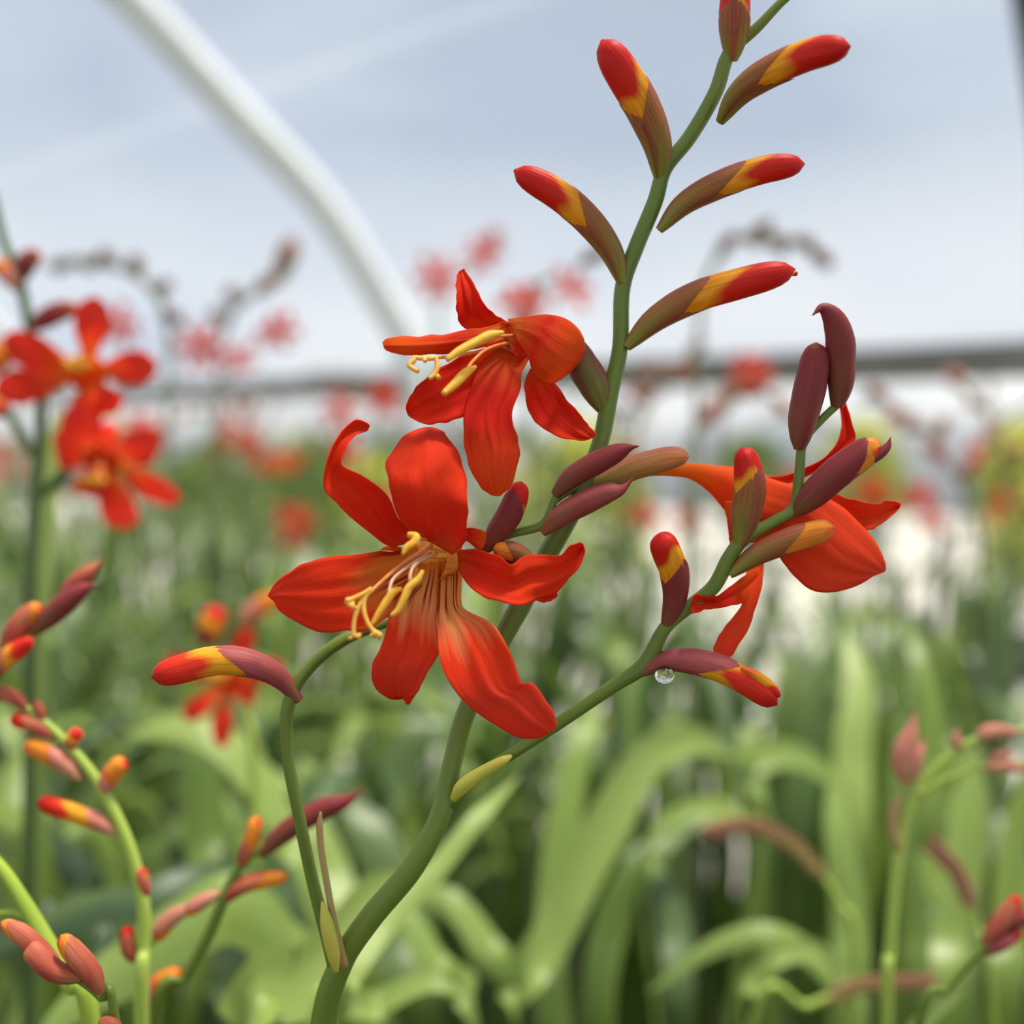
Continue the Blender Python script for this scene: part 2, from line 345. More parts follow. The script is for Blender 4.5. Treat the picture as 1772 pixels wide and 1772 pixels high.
# hip rail: board with a film roll beneath it
mb = MB()
def bar(a, b, hh, th, z):
    n = NI * th / 2; v = []
    for p in (a, b):
        for sx in (-1, 1):
            for sz in (-1, 1): v.append(p + n * sx + Vector((0, 0, z + sz * hh / 2)))
    return v, [(0, 1, 3, 2), (4, 6, 7, 5), (0, 4, 5, 1), (2, 3, 7, 6), (0, 2, 6, 4), (1, 5, 7, 3)], [(0, 0)] * 8
E0, E1 = A0 - U * 4, A0 + U * 8
mb.add(bar(E0 - NI * .06, E1 - NI * .06, .035, .03, RAIL_Z + .0))
o = mb.build('trim_1', M['rail']); o.data.polygons.foreach_set('use_smooth', [False] * len(o.data.polygons)); struct(o)
o = tube('trim_2', [E0 - NI * .10 + Vector((0, 0, RAIL_Z - .03)), E1 - NI * .10 + Vector((0, 0, RAIL_Z - .03))], [.014, .014], M['rail'], None, 30, 12); struct(o)
# dark slanting brace tube in the top right corner
pa, pb_ = P(1758, -160, 1.35), P(1832, 330, 1.45)
dd = (pb_ - pa).normalized()
br = tube('brace_tube', [pa - dd * .12, pa, pb_, pb_ + dd * (pb_.z / abs(dd.z))], [.020] * 4, M['dark_pipe'], None, 30, 14)
tag(br, 'dark slanting brace tube in the upper right corner', 'brace')

# ------------------------------------------------------------------ outdoors beyond the open side
nb = MB()
c0, c1 = Vector((18, 9, 0)), Vector((-16, 19, 0)); dv = (c1 - c0).normalized(); nv = Vector((dv.y, -dv.x, 0))
vv_, ff_ = [], []
arc = [(0, 0), (0, 1.3), (.25, 2.0), (.8, 2.6), (1.7, 3.0), (3, 3.15), (4.3, 3.0), (5.2, 2.6), (5.75, 2.0), (6, 1.3), (6, 0)]
for k in np.linspace(0, (c1 - c0).length, 25):
    for s, z in arc: vv_.append(c0 + dv * k + nv * s + Vector((0, 0, z * .58)))
na = len(arc)
for i in range(24):
    for j in range(na - 1): ff_.append((i * na + j, i * na + j + 1, (i + 1) * na + j + 1, (i + 1) * na + j))
nbt = thing('polytunnel', 'long white clad polytunnel outside, seen below the side rail', 'polytunnel', (0, 0, 0))
mesh_obj('cladding', vv_, ff_, M['cladding'], nbt, [(0, 0)] * len(vv_))
for k in np.linspace(1, (c1 - c0).length - 1, 12):
    tube('frame_hoop', [c0 + dv * k - nv * .05 + nv * s * 1.01 + Vector((0, 0, z * .585)) for s, z in arc], [.03] * na, M['rail'], nbt, 30, 6)

def leafball(center, r, n, lw, mat_, name, parent, seed):
    rg = random.Random(seed); v, f, u = [], [], []
    for i in range(n):
        a = rg.uniform(0, 6.28); b = rg.uniform(-.3, 1.5); rr = r * rg.uniform(.6, 1)
        c = Vector((math.cos(a) * math.cos(b) * rr, math.sin(a) * math.cos(b) * rr, math.sin(b) * rr)) + center
        q = Matrix.Rotation(rg.uniform(0, 6.28), 3, Vector((rg.random() - .5, rg.random() - .5, rg.random() - .5)).normalized())
        o = len(v)
        for (x, y) in ((-1, 0), (0, -.4), (1, 0), (0, .4)): v.append(c + q @ Vector((x * lw, y * lw, 0))); u.append((x, y))
        f.append((o, o + 1, o + 2, o + 3))
    return mesh_obj(name, v, f, mat_, parent, u, False)
def copy_tree(o, parent=None):
    c = o.copy(); COL.objects.link(c); c.parent = parent
    for ch in o.children: copy_tree(ch, c)
    return c
def bush_proto(kind):
    t = thing('potted_shrub', '', 'shrub', (0, 0, 0))
    leafball(Vector((0, 0, .42)), .42, 1500, .035, M['bush'], 'foliage', t, 3)
    if kind: leafball(Vector((0, 0, .48)), .44, 500, .035, M['yellow_flower' if kind == 1 else 'pale_flower'], 'blossom', t, 4)
    pv = tube_data([(0, 0, 0), (0, 0, .01), (0, 0, .2), (0, 0, .21)], [.10, .12, .16, .16], 16)
    mesh_obj('pot', pv[0], pv[1], M['pale_flower'] if kind == 2 else M['dark_pipe'], t, pv[2]); return t
bp = [bush_proto(0), bush_proto(1), bush_proto(2)]
BL_ = [('leafy green shrub in the rows outside the open side', 'green shrubs outside'),
      ('yellow flowered shrub in the rows outside the open side', 'yellow shrubs outside'),
      ('white flowered shrub in the rows outside the open side', 'white shrubs outside')]
ORD = ['first', 'second', 'third', 'fourth', 'fifth', 'sixth', 'seventh', 'eighth', 'ninth', 'tenth', 'eleventh', 'twelfth', 'thirteenth', 'fourteenth', 'fifteenth', 'sixteenth']
first = [True] * 3; rb = random.Random(11)
for row, (dist, hsc) in enumerate([(5.0, .95), (6.6, .95), (8.4, 1.0), (10.5, 1.05), (12., 1.1)]):
    n = 13
    for i in range(n):
        X = (i - (n - 1) / 2) / n * dist * 1.25 + rb.uniform(-.2, .2); Y = dist + rb.uniform(-.2, .2) - X * .30
        if (Y - A0.y) * -U.x + (X - A0.x) * U.y > 0 and False: continue
        if rb.random() < (.50 if row < 2 else .05): continue
        k = rb.choice([0, 0, 2, 1] if row < 3 else [0, 1, 0, 0, 2])
        o = bp[k] if first[k] else copy_tree(bp[k]); first[k] = False
        o.location = (X, Y, -.02); s = hsc * rb.uniform(.85, 1.12); o.scale = (s * .7, s * .7, s * 1.04); o.rotation_euler.z = rb.uniform(0, 6)
        o['label'] = '%s shrub in the %s row outside the open side, %s place from left' % (('leafy green', 'yellow flowered', 'white flowered')[k], ('nearest', 'second', 'third', 'fourth', 'farthest')[row], ORD[i]); o['group'] = BL_[k][1]; o['category'] = 'shrub'

# ------------------------------------------------------------------ plant builders
def profile(kind, v):
    if kind == 'club': xs, ys = [0, .06, .2, .4, .65, .85, .95, 1], [.26, .46, .72, .92, 1, .95, .74, .22]
    elif kind == 'fat': xs, ys = [0, .06, .25, .5, .72, .88, .96, 1], [.26, .56, .90, 1, .93, .76, .55, .14]
    elif kind == 'point': xs, ys = [0, .06, .2, .42, .62, .76, .86, .94, 1], [.36, .62, .92, 1, .82, .52, .24, .12, .04]
    else: xs, ys = [0, .2, .5, .8, 1], [.5, .7, 1, .9, .1]
    return np.interp(v, xs, ys)
def bud_w(c, hw, kind, mat_, parent, bract=None, ext=.58, name='bud', n=26, seg=18, roll=1.2, two=True, lift=1.03):
    """bud along world centreline c with half width hw; bract(s) wrap it up to fraction ext"""
    c = cr(c, n); vv = np.linspace(0, 1, n); r = profile(kind, vv) * hw
    r = np.convolve(np.pad(r, 1, 'edge'), [.25, .5, .25], 'valid'); r[-1] = hw * .05
    _, U0, V0 = frames(c); upv = np.array((0, -.55, 1.)); mid_ = len(c) // 2
    a_up = math.atan2(np.dot(upv, V0[mid_]), np.dot(upv, U0[mid_])); roll = a_up + (roll - 1.2) * .3
    d = tube_data(c, r, seg, True, (lambda v, a: 1 + .05 * math.cos(3 * a) * min(1, max(0, (v - .3) * 4))), a_up)
    b = mesh_obj(name, d[0], d[1], mat_, parent, d[2])
    if bract:
        t, Uv, Vv = frames(c)
        for q in range(2 if two else 1):
            a0 = roll + q * math.pi; span = math.radians(118 if q == 0 else 100); e_ = min(1.0, ext * (1 if q == 0 else .93)); ns, na_ = 22, 13
            vs_, fs_, us_ = [], [], []
            for i in range(ns):
                for j in range(na_):
                    w_ = j / (na_ - 1) * 2 - 1; a = a0 + w_ * span
                    ve = e_ * (1 - .40 * abs(w_) ** 1.15) if ext < .97 else e_ * (1 - .12 * abs(w_) ** 2)
                    v = i / (ns - 1) * ve; fi = v * (n - 1); k = min(int(fi), n - 2); f = fi - k
                    cc = c[k] * (1 - f) + c[k + 1] * f; rr = r[k] * (1 - f) + r[k + 1] * f
                    uu = Uv[k] * (1 - f) + Uv[k + 1] * f; v2 = Vv[k] * (1 - f) + Vv[k + 1] * f
                    rr = rr * (lift if q else lift + .02) + hw * .012 - (hw * .03 * (i == ns - 1))
                    vs_.append(cc + (uu * math.cos(a) + v2 * math.sin(a)) * rr); us_.append((j / (na_ - 1), i / (ns - 1)))
            for i in range(ns - 1):
                for j in range(na_ - 1): fs_.append((i * na_ + j, i * na_ + j + 1, (i + 1) * na_ + j + 1, (i + 1) * na_ + j))
            mesh_obj('bract', vs_, fs_, bract, b, us_)
    return b
def bud(xf, pts, hw, kind, mat_, parent, bract=None, ext=.58, d0=.26, d1=None, **k):
    """pixel-space wrapper; hw in pixels of the full frame"""
    d1 = d0 if d1 is None else d1; m_ = len(pts)
    if hw >= 14 and bract is not None:
        (a, b_), (c_, e_) = xf(*pts[0]), xf(*pts[1]); l_ = math.hypot(c_ - a, e_ - b_); k_ = hw * .38 / l_
        o_ = xf(*pts[0]); sc = (xf(1, 0)[0] - xf(0, 0)[0]); pts = [(pts[0][0] - (c_ - a) * k_ / sc, pts[0][1] - (e_ - b_) * k_ / sc)] + list(pts[1:])
    c = [P(*xf(*p), d0 + (d1 - d0) * i / (m_ - 1)) for i, p in enumerate(pts)]
    return bud_w([list(q) for q in c], hw / F * (d0 + d1) / 2, kind, mat_, parent, bract, ext, **k)
def stem(name, pts, mat_, parent, n=60, seg=14, d=None):
    """pts: (x,y,halfwidth px,depth)"""
    W = [P(p[0], p[1], p[3]) for p in pts]
    return tube(name, W, [p[2] / F * p[3] for p in pts], mat_, parent, n, seg)
def petal(xf, rows, depth, mat_, parent, d0=.255, cup=0., fold=0., ruf=1., seed=0, name='petal', n=48, m_=21, ridge=0.):
    """rows: (Lx,Ly,Rx,Ry) in the crop's pixels; depth: mm behind d0, spread over the rows; cup: mm the edges come forward"""
    R = []
    dep = np.interp(np.linspace(0, 1, len(rows)), np.linspace(0, 1, len(depth)), depth)
    cu = cup if isinstance(cup, (list, tuple)) else [cup]
    cu = np.interp(np.linspace(0, 1, len(rows)), np.linspace(0, 1, len(cu)), cu)
    for (a, b, c, d), z, q in zip(rows, dep, cu): R.append((*xf(a, b), *xf(c, d), z, q))
    last = R[-1]; mx_, my_ = (last[0] + last[2]) / 2, (last[1] + last[3]) / 2
    pm = R[-2]; px_, py_ = (pm[0] + pm[2]) / 2, (pm[1] + pm[3]) / 2
    tx, ty = mx_ + (mx_ - px_) * .16, my_ + (my_ - py_) * .16
    S = cr(R, n - 3); rg = np.random.default_rng(seed + 17)
    half = np.array([last[2] - last[0], last[3] - last[1]])
    ext = []
    for f, wq in ((.45, .86), (.8, .62), (1., .30)):
        cx, cy = mx_ + (tx - mx_) * f, my_ + (ty - my_) * f
        ext.append([cx - half[0] / 2 * wq, cy - half[1] / 2 * wq, cx + half[0] / 2 * wq, cy + half[1] / 2 * wq, last[4], last[5]])
    S = np.vstack([S, ext]); n = len(S)
    kk = np.array([.0, .08, .22, .4, .22, .08, .0])
    sm_ = np.column_stack([np.convolve(np.pad(S[:, q_], 3, 'edge'), kk, 'valid') for q_ in range(6)]); sm_[:2] = S[:2]; sm_[-1] = S[-1]; S = sm_
    j1, j2 = rg.normal(size=n), rg.normal(size=n)
    sm = lambda q: np.convolve(np.pad(q, 2, 'edge'), [.1, .25, .3, .25, .1], 'valid')
    j1, j2 = sm(j1) * ruf, sm(j2) * ruf
    ph = rg.uniform(0, 6.28, 4); vs_, us_, fs_ = [], [], []
    for i in range(n):
        t = i / (n - 1); env = min(1, t * 4) * (1 if t < .9 else .4)
        for j in range(m_):
            q = j / (m_ - 1); e = 2 * q - 1
            x = S[i, 0] * (1 - q) + S[i, 2] * q; y = S[i, 1] * (1 - q) + S[i, 3] * q
            dx, dy = S[i, 2] - S[i, 0], S[i, 3] - S[i, 1]; l_ = math.hypot(dx, dy) + 1e-6
            je = (j1[i] * max(0, -e) ** 3 + j2[i] * max(0, e) ** 3) * env * 2.2
            x += dx / l_ * je; y += dy / l_ * je
            wr = min(1, l_ / 60)
            z = S[i, 4] - S[i, 5] * e * e + fold * math.exp(-(e / .25) ** 2) - ridge * math.exp(-(e / .12) ** 2) * wr
            z += env * wr * ruf * (.75 * abs(e) ** 2 * math.sin(t * 13 + ph[0 if e < 0 else 1]) + .22 * math.sin(e * 5 + t * 6 + ph[2]) + .13 * math.sin(e * 13 + ph[3] + t * 3) + .07 * math.sin(e * 23 + ph[1] - t * 5))
            vs_.append(P(x, y, d0 + z / 1000)); us_.append((q, t))
    for i in range(n - 1):
        for j in range(m_ - 1): fs_.append((i * m_ + j, i * m_ + j + 1, (i + 1) * m_ + j + 1, (i + 1) * m_ + j))
    o = mesh_obj(name, vs_, fs_, mat_, parent, us_)
    s = o.modifiers.new('thickness', 'SOLIDIFY'); s.thickness = .00022; s.offset = 0
    return o
def leaf_w(pts, hw, mat_, parent, side=None, n=30, name='leaf', vfold=.25, nw=5, tip=True, base=.5):
    """sword leaf through world points; side = world direction of its width"""
    c = cr([list(p) for p in pts], n); tt = np.gradient(c, axis=0); tt /= np.linalg.norm(tt, axis=1)[:, None]
    vs_, fs_, us_ = [], [], []
    for i in range(n):
        v = i / (n - 1); sd_ = np.array(side if not callable(side) else side(v), float)
        sd_ = sd_ - tt[i] * np.dot(sd_, tt[i]); sd_ /= np.linalg.norm(sd_) + 1e-9; nn = np.cross(tt[i], sd_)
        ww = (np.interp(v, [0, .3, .6, .85, .95, 1], [base, .9, 1, .72, .35, .03]) if tip else np.interp(v, [0, .3, 1], [base, 1, 1])) * hw
        for j in range(nw):
            e = 2 * j / (nw - 1) - 1
            vs_.append(c[i] + sd_ * e * ww + nn * abs(e) * ww * vfold); us_.append((j / (nw - 1), v))
    for i in range(n - 1):
        for j in range(nw - 1): fs_.append((i * nw + j, i * nw + j + 1, (i + 1) * nw + j + 1, (i + 1) * nw + j))
    return mesh_obj(name, vs_, fs_, mat_, parent, us_)
def leaf(pts, hw, mat_, parent, roll=0., root=None, **k):
    """pixel leaf: pts (x,y,d); hw px at its own depth; roll tilts the blade edge-on in depth; runs up from the ground first"""
    W = [P(*p) for p in pts]
    a, b = np.array(W[0]), np.array(W[-1]); dirn = b - a; dirn /= np.linalg.norm(dirn)
    md = pts[len(pts) // 2][2]
    side = lambda v: np.array((math.cos(roll) * 1., math.sin(roll), 0.)) if abs(dirn[2]) > abs(dirn[0]) * .9 else np.array((0., math.sin(roll) * 1.0, math.cos(roll)))
    if root is not None: W = [Vector((root[0], root[1], 0)), Vector((root[0], root[1], 0)).lerp(W[0], .6) + Vector((0, 0, .06))] + W
    return leaf_w(W, hw / F * md, mat_, parent, side=side, n=46, **k)
def flower_w(c, axis, up, R, mat_, parent, petals=None, name='flower', simple_=False, seed=0, tube_to=None, pw=.36, mthroat=None):
    """open six-petalled flower in 3-D: c centre of the mouth, axis = direction it faces, R petal length.
    petals: (angle, length factor, recurve)"""
    rg = random.Random(seed)
    ax = Vector(axis).normalized(); X = Vector(up).cross(ax).normalized(); Y = ax.cross(X)
    petals = petals or [(k * 60 + rg.uniform(-8, 8), rg.uniform(.85, 1.05), rg.uniform(-.1, .25)) for k in range(6)]
    T = MB(); base = c - ax * R * .75; tt = Vector(tube_to) if tube_to is not None else base
    T.add(tube_data(cr([list(tt), list(c - ax * R * .6), list(c - ax * R * .3), list(c - ax * R * .02)], 16), np.interp(np.linspace(0, 1, 16), [0, .4, .8, 1], [.06, .08, .15, .24]) * R, 14, False))
    blades = []
    for (ang, ln, rec) in petals:
        a = math.radians(ang); out_ = X * math.cos(a) + Y * math.sin(a); sdv = ax.cross(out_)
        vs_, fs_, us_ = [], [], []; n, m_ = 16, 9
        for i in range(n):
            t = i / (n - 1); rad = (.14 + .86 * t ** .9) * ln * R; z = (-.16 + .32 * math.sin(min(1, t * 1.6) * 1.57) - rec * t * t * 1.2) * R
            wd = np.interp(t, [0, .15, .4, .65, .85, .96, 1], [.28, .5, .88, 1, .78, .38, .06]) * pw * R * (.8 + .2 * ln)
            for j in range(m_):
                e_ = 2 * j / (m_ - 1) - 1
                p = c + out_ * rad + ax * (z + .10 * R * e_ * e_ * (1 - t) + .03 * R * math.sin(e_ * 4 + t * 9 + ang)) + sdv * (wd * e_)
                vs_.append(p); us_.append((j / (m_ - 1), t))
        for i in range(n - 1):
            for j in range(m_ - 1): fs_.append((i * m_ + j, i * m_ + j + 1, (i + 1) * m_ + j + 1, (i + 1) * m_ + j))
        blades.append((vs_, fs_, us_))
    if simple_:
        for b in blades: T.add(b)
        o = T.build(name, mat_, parent)
        return o
    o = T.build(name, mthroat or mat_, parent)
    for b in blades: mesh_obj('petal', *b[:2], mat_, o, b[2])
    for k in range(3):
        a = math.radians(90 + 35 * (k - 1)); q = X * math.cos(a) + Y * math.sin(a)
        tube('stamen', [c - ax * R * .3, c + ax * R * .2 + q * R * .08, c + ax * R * .45 + q * R * .16], [R * .02] * 3, M['filament_orange'], o, 10, 6)
        e_ = c + ax * R * .45 + q * R * .16
        tube('anther', [e_ - q * R * .1 - ax * R * .03, e_, e_ + q * R * .1 + ax * R * .03], [R * .02, R * .045, R * .02], M['anther'], o, 8, 8)
    return o

# ================================================================== MAIN PLANT
MP = thing('crocosmia_plant', 'sharp foreground crocosmia with three open orange-red flowers and zigzag green stem', 'flowering plant', (-.05, .27, 0))
DS = .268
stem('stem', [(560, 5200, 26, .30), (520, 3200, 24, .29), (530, 2100, 23, .28), (556, 1790, 22, .275), (588, 1672, 21, .272), (640, 1590, 21, .27), (715, 1500, 20, .268), (762, 1410, 18, .268), (785, 1310, 17, .27), (806, 1235, 17, .27), (850, 1140, 18, .27), (900, 1050, 18, .27), (950, 955, 18, .269), (992, 880, 17, .268), (1036, 775, 15, .268), (1056, 680, 15, .268), (1073, 600, 14, .268), (1077, 500, 14, .268), (1100, 430, 14, .267), (1133, 350, 14, .266), (1151, 292, 13, .265), (1195, 235, 13, .264), (1238, 160, 13, .263), (1262, 92, 12, .262), (1310, 48, 9, .260), (1375, -15, 7, .258), (1480, -70, 5, .256), (1620, -100, 4, .254)], M['stem'], MP, 180, 18)
stem('side_stem', [(582, 1690, 12, .272), (566, 1620, 12, .271), (540, 1520, 11, .270), (515, 1400, 11, .268), (497, 1300, 11, .267), (500, 1215, 12, .266), (535, 1155, 11, .266), (600, 1104, 11, .267), (690, 1065, 10, .275), (770, 1005, 9, .275), (835, 948, 9, .266), (880, 925, 8, .264), (938, 908, 8, .262), (958, 868, 7, .262), (972, 838, 7, .262)], M['stem'], MP, 90, 14)
stem('side_stem', [(778, 1392, 10, .268), (800, 1365, 12, .267), (850, 1328, 10, .266), (960, 1256, 11, .264), (1060, 1188, 12, .262), (1115, 1150, 14, .261), (1150, 1088, 12, .260), (1190, 1052, 12, .260), (1235, 1015, 13, .259), (1262, 965, 13, .258), (1288, 932, 12, .257), (1335, 905, 10, .257), (1374, 878, 10, .257), (1383, 820, 9, .257), (1390, 765, 8, .257), (1420, 728, 7, .257), (1458, 692, 7, .257)], M['stem'], MP, 100, 14)
# sheaths at the forks
def sheath(pts, mat_, parent=MP): return stem('sheath', pts, mat_, parent, 24, 12)
sheath([(596, 1672, 8, .269), (588, 1640, 8, .268), (577, 1590, 6, .267), (566, 1530, 6, .267), (556, 1470, 6, .267), (553, 1430, 6, .267), (555, 1405, 2, .267)], M['sheath_dry'])
sheath([(582, 1682, 4, .266), (577, 1650, 12, .2655), (566, 1600, 12, .265), (558, 1560, 3, .266)], M['sheath'])
sheath([(784, 1384, 6, .264), (800, 1362, 13, .263), (830, 1340, 12, .262), (868, 1318, 9, .261), (885, 1308, 3, .262)], M['sheath'])

c1, c2, c3, c4, c5, c6 = crop(440, 700, 2.953), crop(640, 440, 3.852), crop(860, 0, 2.769), crop(1060, 500, 3.408), crop(820, 720, 4.027), crop(960, 900, 4.027)
# ---- buds of the main stem
bud(c3, [(1130, 265), (1135, 170), (1140, 60), (1150, -100)], 27, 'club', M['bud_red'], MP, M['bract_olive'], .8, .262, .258, roll=.4)
bud(c3, [(1085, 560), (1160, 450), (1300, 350), (1500, 265), (1695, 222)], 27, 'club', M['bud_red'], MP, M['bract_olive'], .68, .262, .240, roll=1.2)
bud(c3, [(778, 825), (770, 700), (700, 520), (610, 370), (500, 190)], 31, 'club', M['bud_red'], MP, M['bract_olive'], .68, .265, .256, roll=2.3)
bud(c3, [(795, 1085), (900, 975), (1080, 880), (1280, 815), (1475, 785)], 24, 'club', M['bud_red'], MP, M['bract_olive'], .68, .266, .262, roll=1.1)
bud(c3, [(590, 1330), (545, 1200), (420, 1040), (270, 920), (80, 815)], 26, 'club', M['bud_red'], MP, M['bract_olive'], .68, .267, .262, roll=2.2)
bl = bud(c3, [(640, 1645), (760, 1530), (950, 1425), (1180, 1355), (1430, 1290)], 27, 'club', M['bud_red'], MP, M['bract_olive'], .62, .267, .262, roll=1.0)
bud(c3, [(1380, 1300), (1415, 1310), (1442, 1312)], 5, 'fat', M['bud_red'], bl, None, d0=.262, name='bud_tip')
# ---- buds of the right branch
b = bud(c5, [(1345, 1450), (1400, 1270), (1395, 1080), (1340, 930), (1295, 820)], 26, 'club', M['bud_red'], MP, M['bract_maroon'], .62, .260, .254, roll=1.9)
bud(c4, [(1328, 665), (1345, 560), (1345, 400), (1338, 280), (1300, 170), (1235, 112), (1180, 155)], 25, 'point', M['bud_dark'], MP, M['bract_maroon'], 1., .257, .250, roll=.6)
bud(c4, [(1105, 915), (1120, 780), (1160, 600), (1190, 440), (1200, 315)], 27, 'fat', M['bud_dark'], MP, M['bract_maroon'], .97, .257, .254, roll=2.7)
bud(c4, [(1095, 1300), (1190, 1210), (1330, 1080), (1500, 960), (1580, 930)], 27, 'fat', M['bud_orange'], MP, M['bract_maroon'], .9, .257, .250, roll=1.2)
bud(c4, [(1480, 1035), (1560, 985), (1620, 930), (1640, 870)], 9, 'point', M['bud_dark'], MP, M['bract_maroon'], 1., .251, .250, name='bract_tip', two=False)
bud(c4, [(755, 1485), (780, 1350), (810, 1200), (800, 1050), (765, 935)], 27, 'fat', M['bud_red'], MP, M['bract_olive'], .74, .257, .252, roll=2.9)
bud(c4, [(715, 1670), (830, 1580), (1000, 1500), (1180, 1440), (1310, 1410)], 22, 'club', M['bud_orange'], MP, M['bract_olive'], .74, .258, .252, roll=1.1)
b = bud(c6, [(600, 1060), (760, 985), (960, 985), (1180, 1045), (1400, 1165), (1550, 1290)], 24, 'club', M['bud_scarlet'], MP, M['bract_pink'], .68, .261, .256, roll=1.3)
bud(c6, [(1300, 1030), (1400, 1080), (1500, 1150), (1570, 1235)], 9, 'fat', M['bud_scarlet'], b, None, d0=.255, name='bud_lobe')
# ---- buds of the left branch
bud(c5, [(90, 915), (170, 800), (250, 680), (300, 560), (330, 455)], 22, 'fat', M['bud_red'], MP, M['bract_maroon'], .9, .262, .258, roll=2.1)
bud(c5, [(585, 530), (680, 430), (830, 340), (980, 265), (1070, 225), (1150, 210)], 20, 'point', M['bud_dark'], MP, M['bract_maroon'], 1., .262, .256, roll=1.0)
bud(c5, [(500, 790), (620, 690), (780, 600), (930, 535), (1030, 510), (1115, 430)], 21, 'point', M['bud_dark'], MP, M['bract_pink'], 1., .262, .256, roll=1.0)
bud(FULL, [(512, 1205), (480, 1170), (430, 1148), (370, 1143), (310, 1158), (262, 1172)], 26, 'club', M['bud_scarlet'], MP, M['bract_pink'], .6, .266, .258, roll=1.4)

# ---- flower in the centre
D1 = .255
f1 = MB(); fc = [P(*c1(1400, 790), .266), P(*c1(1270, 790), .270), P(*c1(1120, 800), .269), P(*c1(1000, 800), .266), P(*c1(900, 790), .262)]
fk = cr([list(p) for p in fc], 26)
f1.add(tube_data(fk, np.interp(np.linspace(0, 1, 26), [0, .3, .6, 1], [22, 32, 60, 128]) / 2.953 / F * .264, 24, False))
FL1 = f1.build('flower', M['throat'], MP)
bud(c1, [(1405, 800), (1330, 755), (1220, 735)], 17, 'fat', M['bud_orange'], FL1, M['bract_olive'], .8, .262, .259, name='calyx', roll=1.2)
bud(c1, [(1210, 770), (1330, 815), (1400, 790)], 8, 'fat', M['bud_dark'], FL1, None, d0=.262, name='calyx_lobe')
pt = lambda rows, dep, mat_, **k: petal(c1, rows, dep, M[mat_], FL1, D1, **k)
pt([(760, 715, 850, 690), (690, 728, 800, 640), (590, 660, 740, 590), (455, 545, 685, 460), (400, 482, 565, 368), (355, 430, 460, 320), (362, 320, 440, 292), (398, 215, 478, 208), (452, 128, 492, 182), (520, 76, 530, 148), (583, 98, 572, 138)], [8, 4, 0, -2, -3, -2, 1, 2], 'petal_red', cup=[1, 2, 2.5, 3, 1.5, 1], seed=1, ridge=.6)
pt([(830, 662, 1015, 768), (745, 590, 1070, 705), (702, 480, 1092, 560), (688, 390, 1090, 480), (674, 310, 1078, 380), (716, 230, 1045, 255), (775, 155, 990, 165), (850, 122, 935, 124)], [-1, -5, -8, -9, -8, -5, -1, 2], 'petal_red', cup=[1, 0, -2, -2.5, -2], seed=2, ridge=.4)
pt([(1040, 745, 1045, 850), (1115, 738, 1080, 905), (1200, 760, 1140, 965), (1268, 790, 1230, 998), (1315, 826, 1350, 1035), (1362, 784, 1430, 1003), (1470, 768, 1510, 985), (1555, 775, 1575, 935), (1620, 720, 1650, 850), (1668, 706, 1688, 760)], [5, 0, -3, -4, -3, -2, -3, -5, -4], 'petal_red', cup=[1, 2, 2, -1.5, 1, 2], seed=3, fold=.8)
pt([(1360, 1000, 1420, 985), (1430, 1003, 1450, 980), (1500, 1010, 1500, 970), (1545, 990, 1540, 950)], [1, 1, 0], 'petal_red', seed=31, name='petal_edge')
pt([(940, 800, 1050, 800), (938, 880, 1062, 880), (935, 980, 1058, 1010), (928, 1080, 1090, 1055), (930, 1180, 1205, 1110), (945, 1290, 1275, 1200), (985, 1400, 1325, 1300), (1060, 1510, 1362, 1430), (1180, 1605, 1420, 1416), (1300, 1680, 1475, 1500), (1385, 1708, 1530, 1575), (1450, 1705, 1548, 1640)], [12, 6, 1, -3, -6, -7, -6, -4, -2], 'petal_throat', cup=[3, 3, 2, 1, -1, -1.5], seed=4, ridge=.7)
pt([(820, 800, 945, 810), (790, 880, 948, 880), (735, 960, 942, 980), (700, 1050, 934, 1090), (680, 1140, 938, 1200), (648, 1235, 932, 1285), (602, 1325, 885, 1365), (600, 1400, 856, 1430), (632, 1468, 830, 1480), (690, 1505, 770, 1500)], [13, 7, 2, -1, -3, -3, 0, 3], 'petal_throat', cup=[2, 2, 1, 1, 2], seed=5, ridge=-.7)
pt([(730, 1490, 850, 1420), (760, 1510, 835, 1460), (778, 1530, 812, 1500), (780, 1533, 795, 1530)], [1.5, 2, 2.5], 'petal_red', seed=51, ruf=.5, name='petal_lobe')
pt([(830, 700, 900, 880), (740, 748, 830, 960), (640, 748, 715, 1060), (550, 765, 590, 1145), (430, 775, 460, 1168), (300, 795, 345, 1168), (200, 840, 225, 1118), (118, 905, 130, 1050), (70, 970, 100, 1000)], [13, 8, 2, -3, -5, -5, -3, 0, 3], 'petal_red_yellow', cup=[3, 3, 1, -1.5, -2, -1], seed=6, ridge=.5)
pt([(1045, 760, 1060, 700), (1080, 700, 1075, 640), (1130, 730, 1120, 630), (1165, 740, 1185, 650), (1170, 725, 1198, 680)], [8, 6, 5, 5], 'petal_orange', seed=7, name='petal_edge', ruf=.4)
pt([(640, 745, 660, 728), (700, 748, 700, 722), (760, 750, 745, 728)], [4, 5, 6], 'petal_tube', seed=8, ruf=.3, name='petal_edge')
def fil(xf, pts, r, mat_, parent, d, name):
    ds = np.interp(np.linspace(0, 1, len(pts)), np.linspace(0, 1, len(d)), d); rr = np.interp(np.linspace(0, 1, len(pts)), np.linspace(0, 1, len(r)), r)
    return stem(name, [(*xf(*p), q, z) for p, q, z in zip(pts, rr, ds)], mat_, parent, 30, 10)
st = fil(c1, [(900, 720), (830, 770), (760, 815), (690, 870), (640, 915), (600, 950), (560, 975)], [5.5, 4, 3.5, 4], M['filament_orange'], FL1, [.262, .246, .240], 'style')
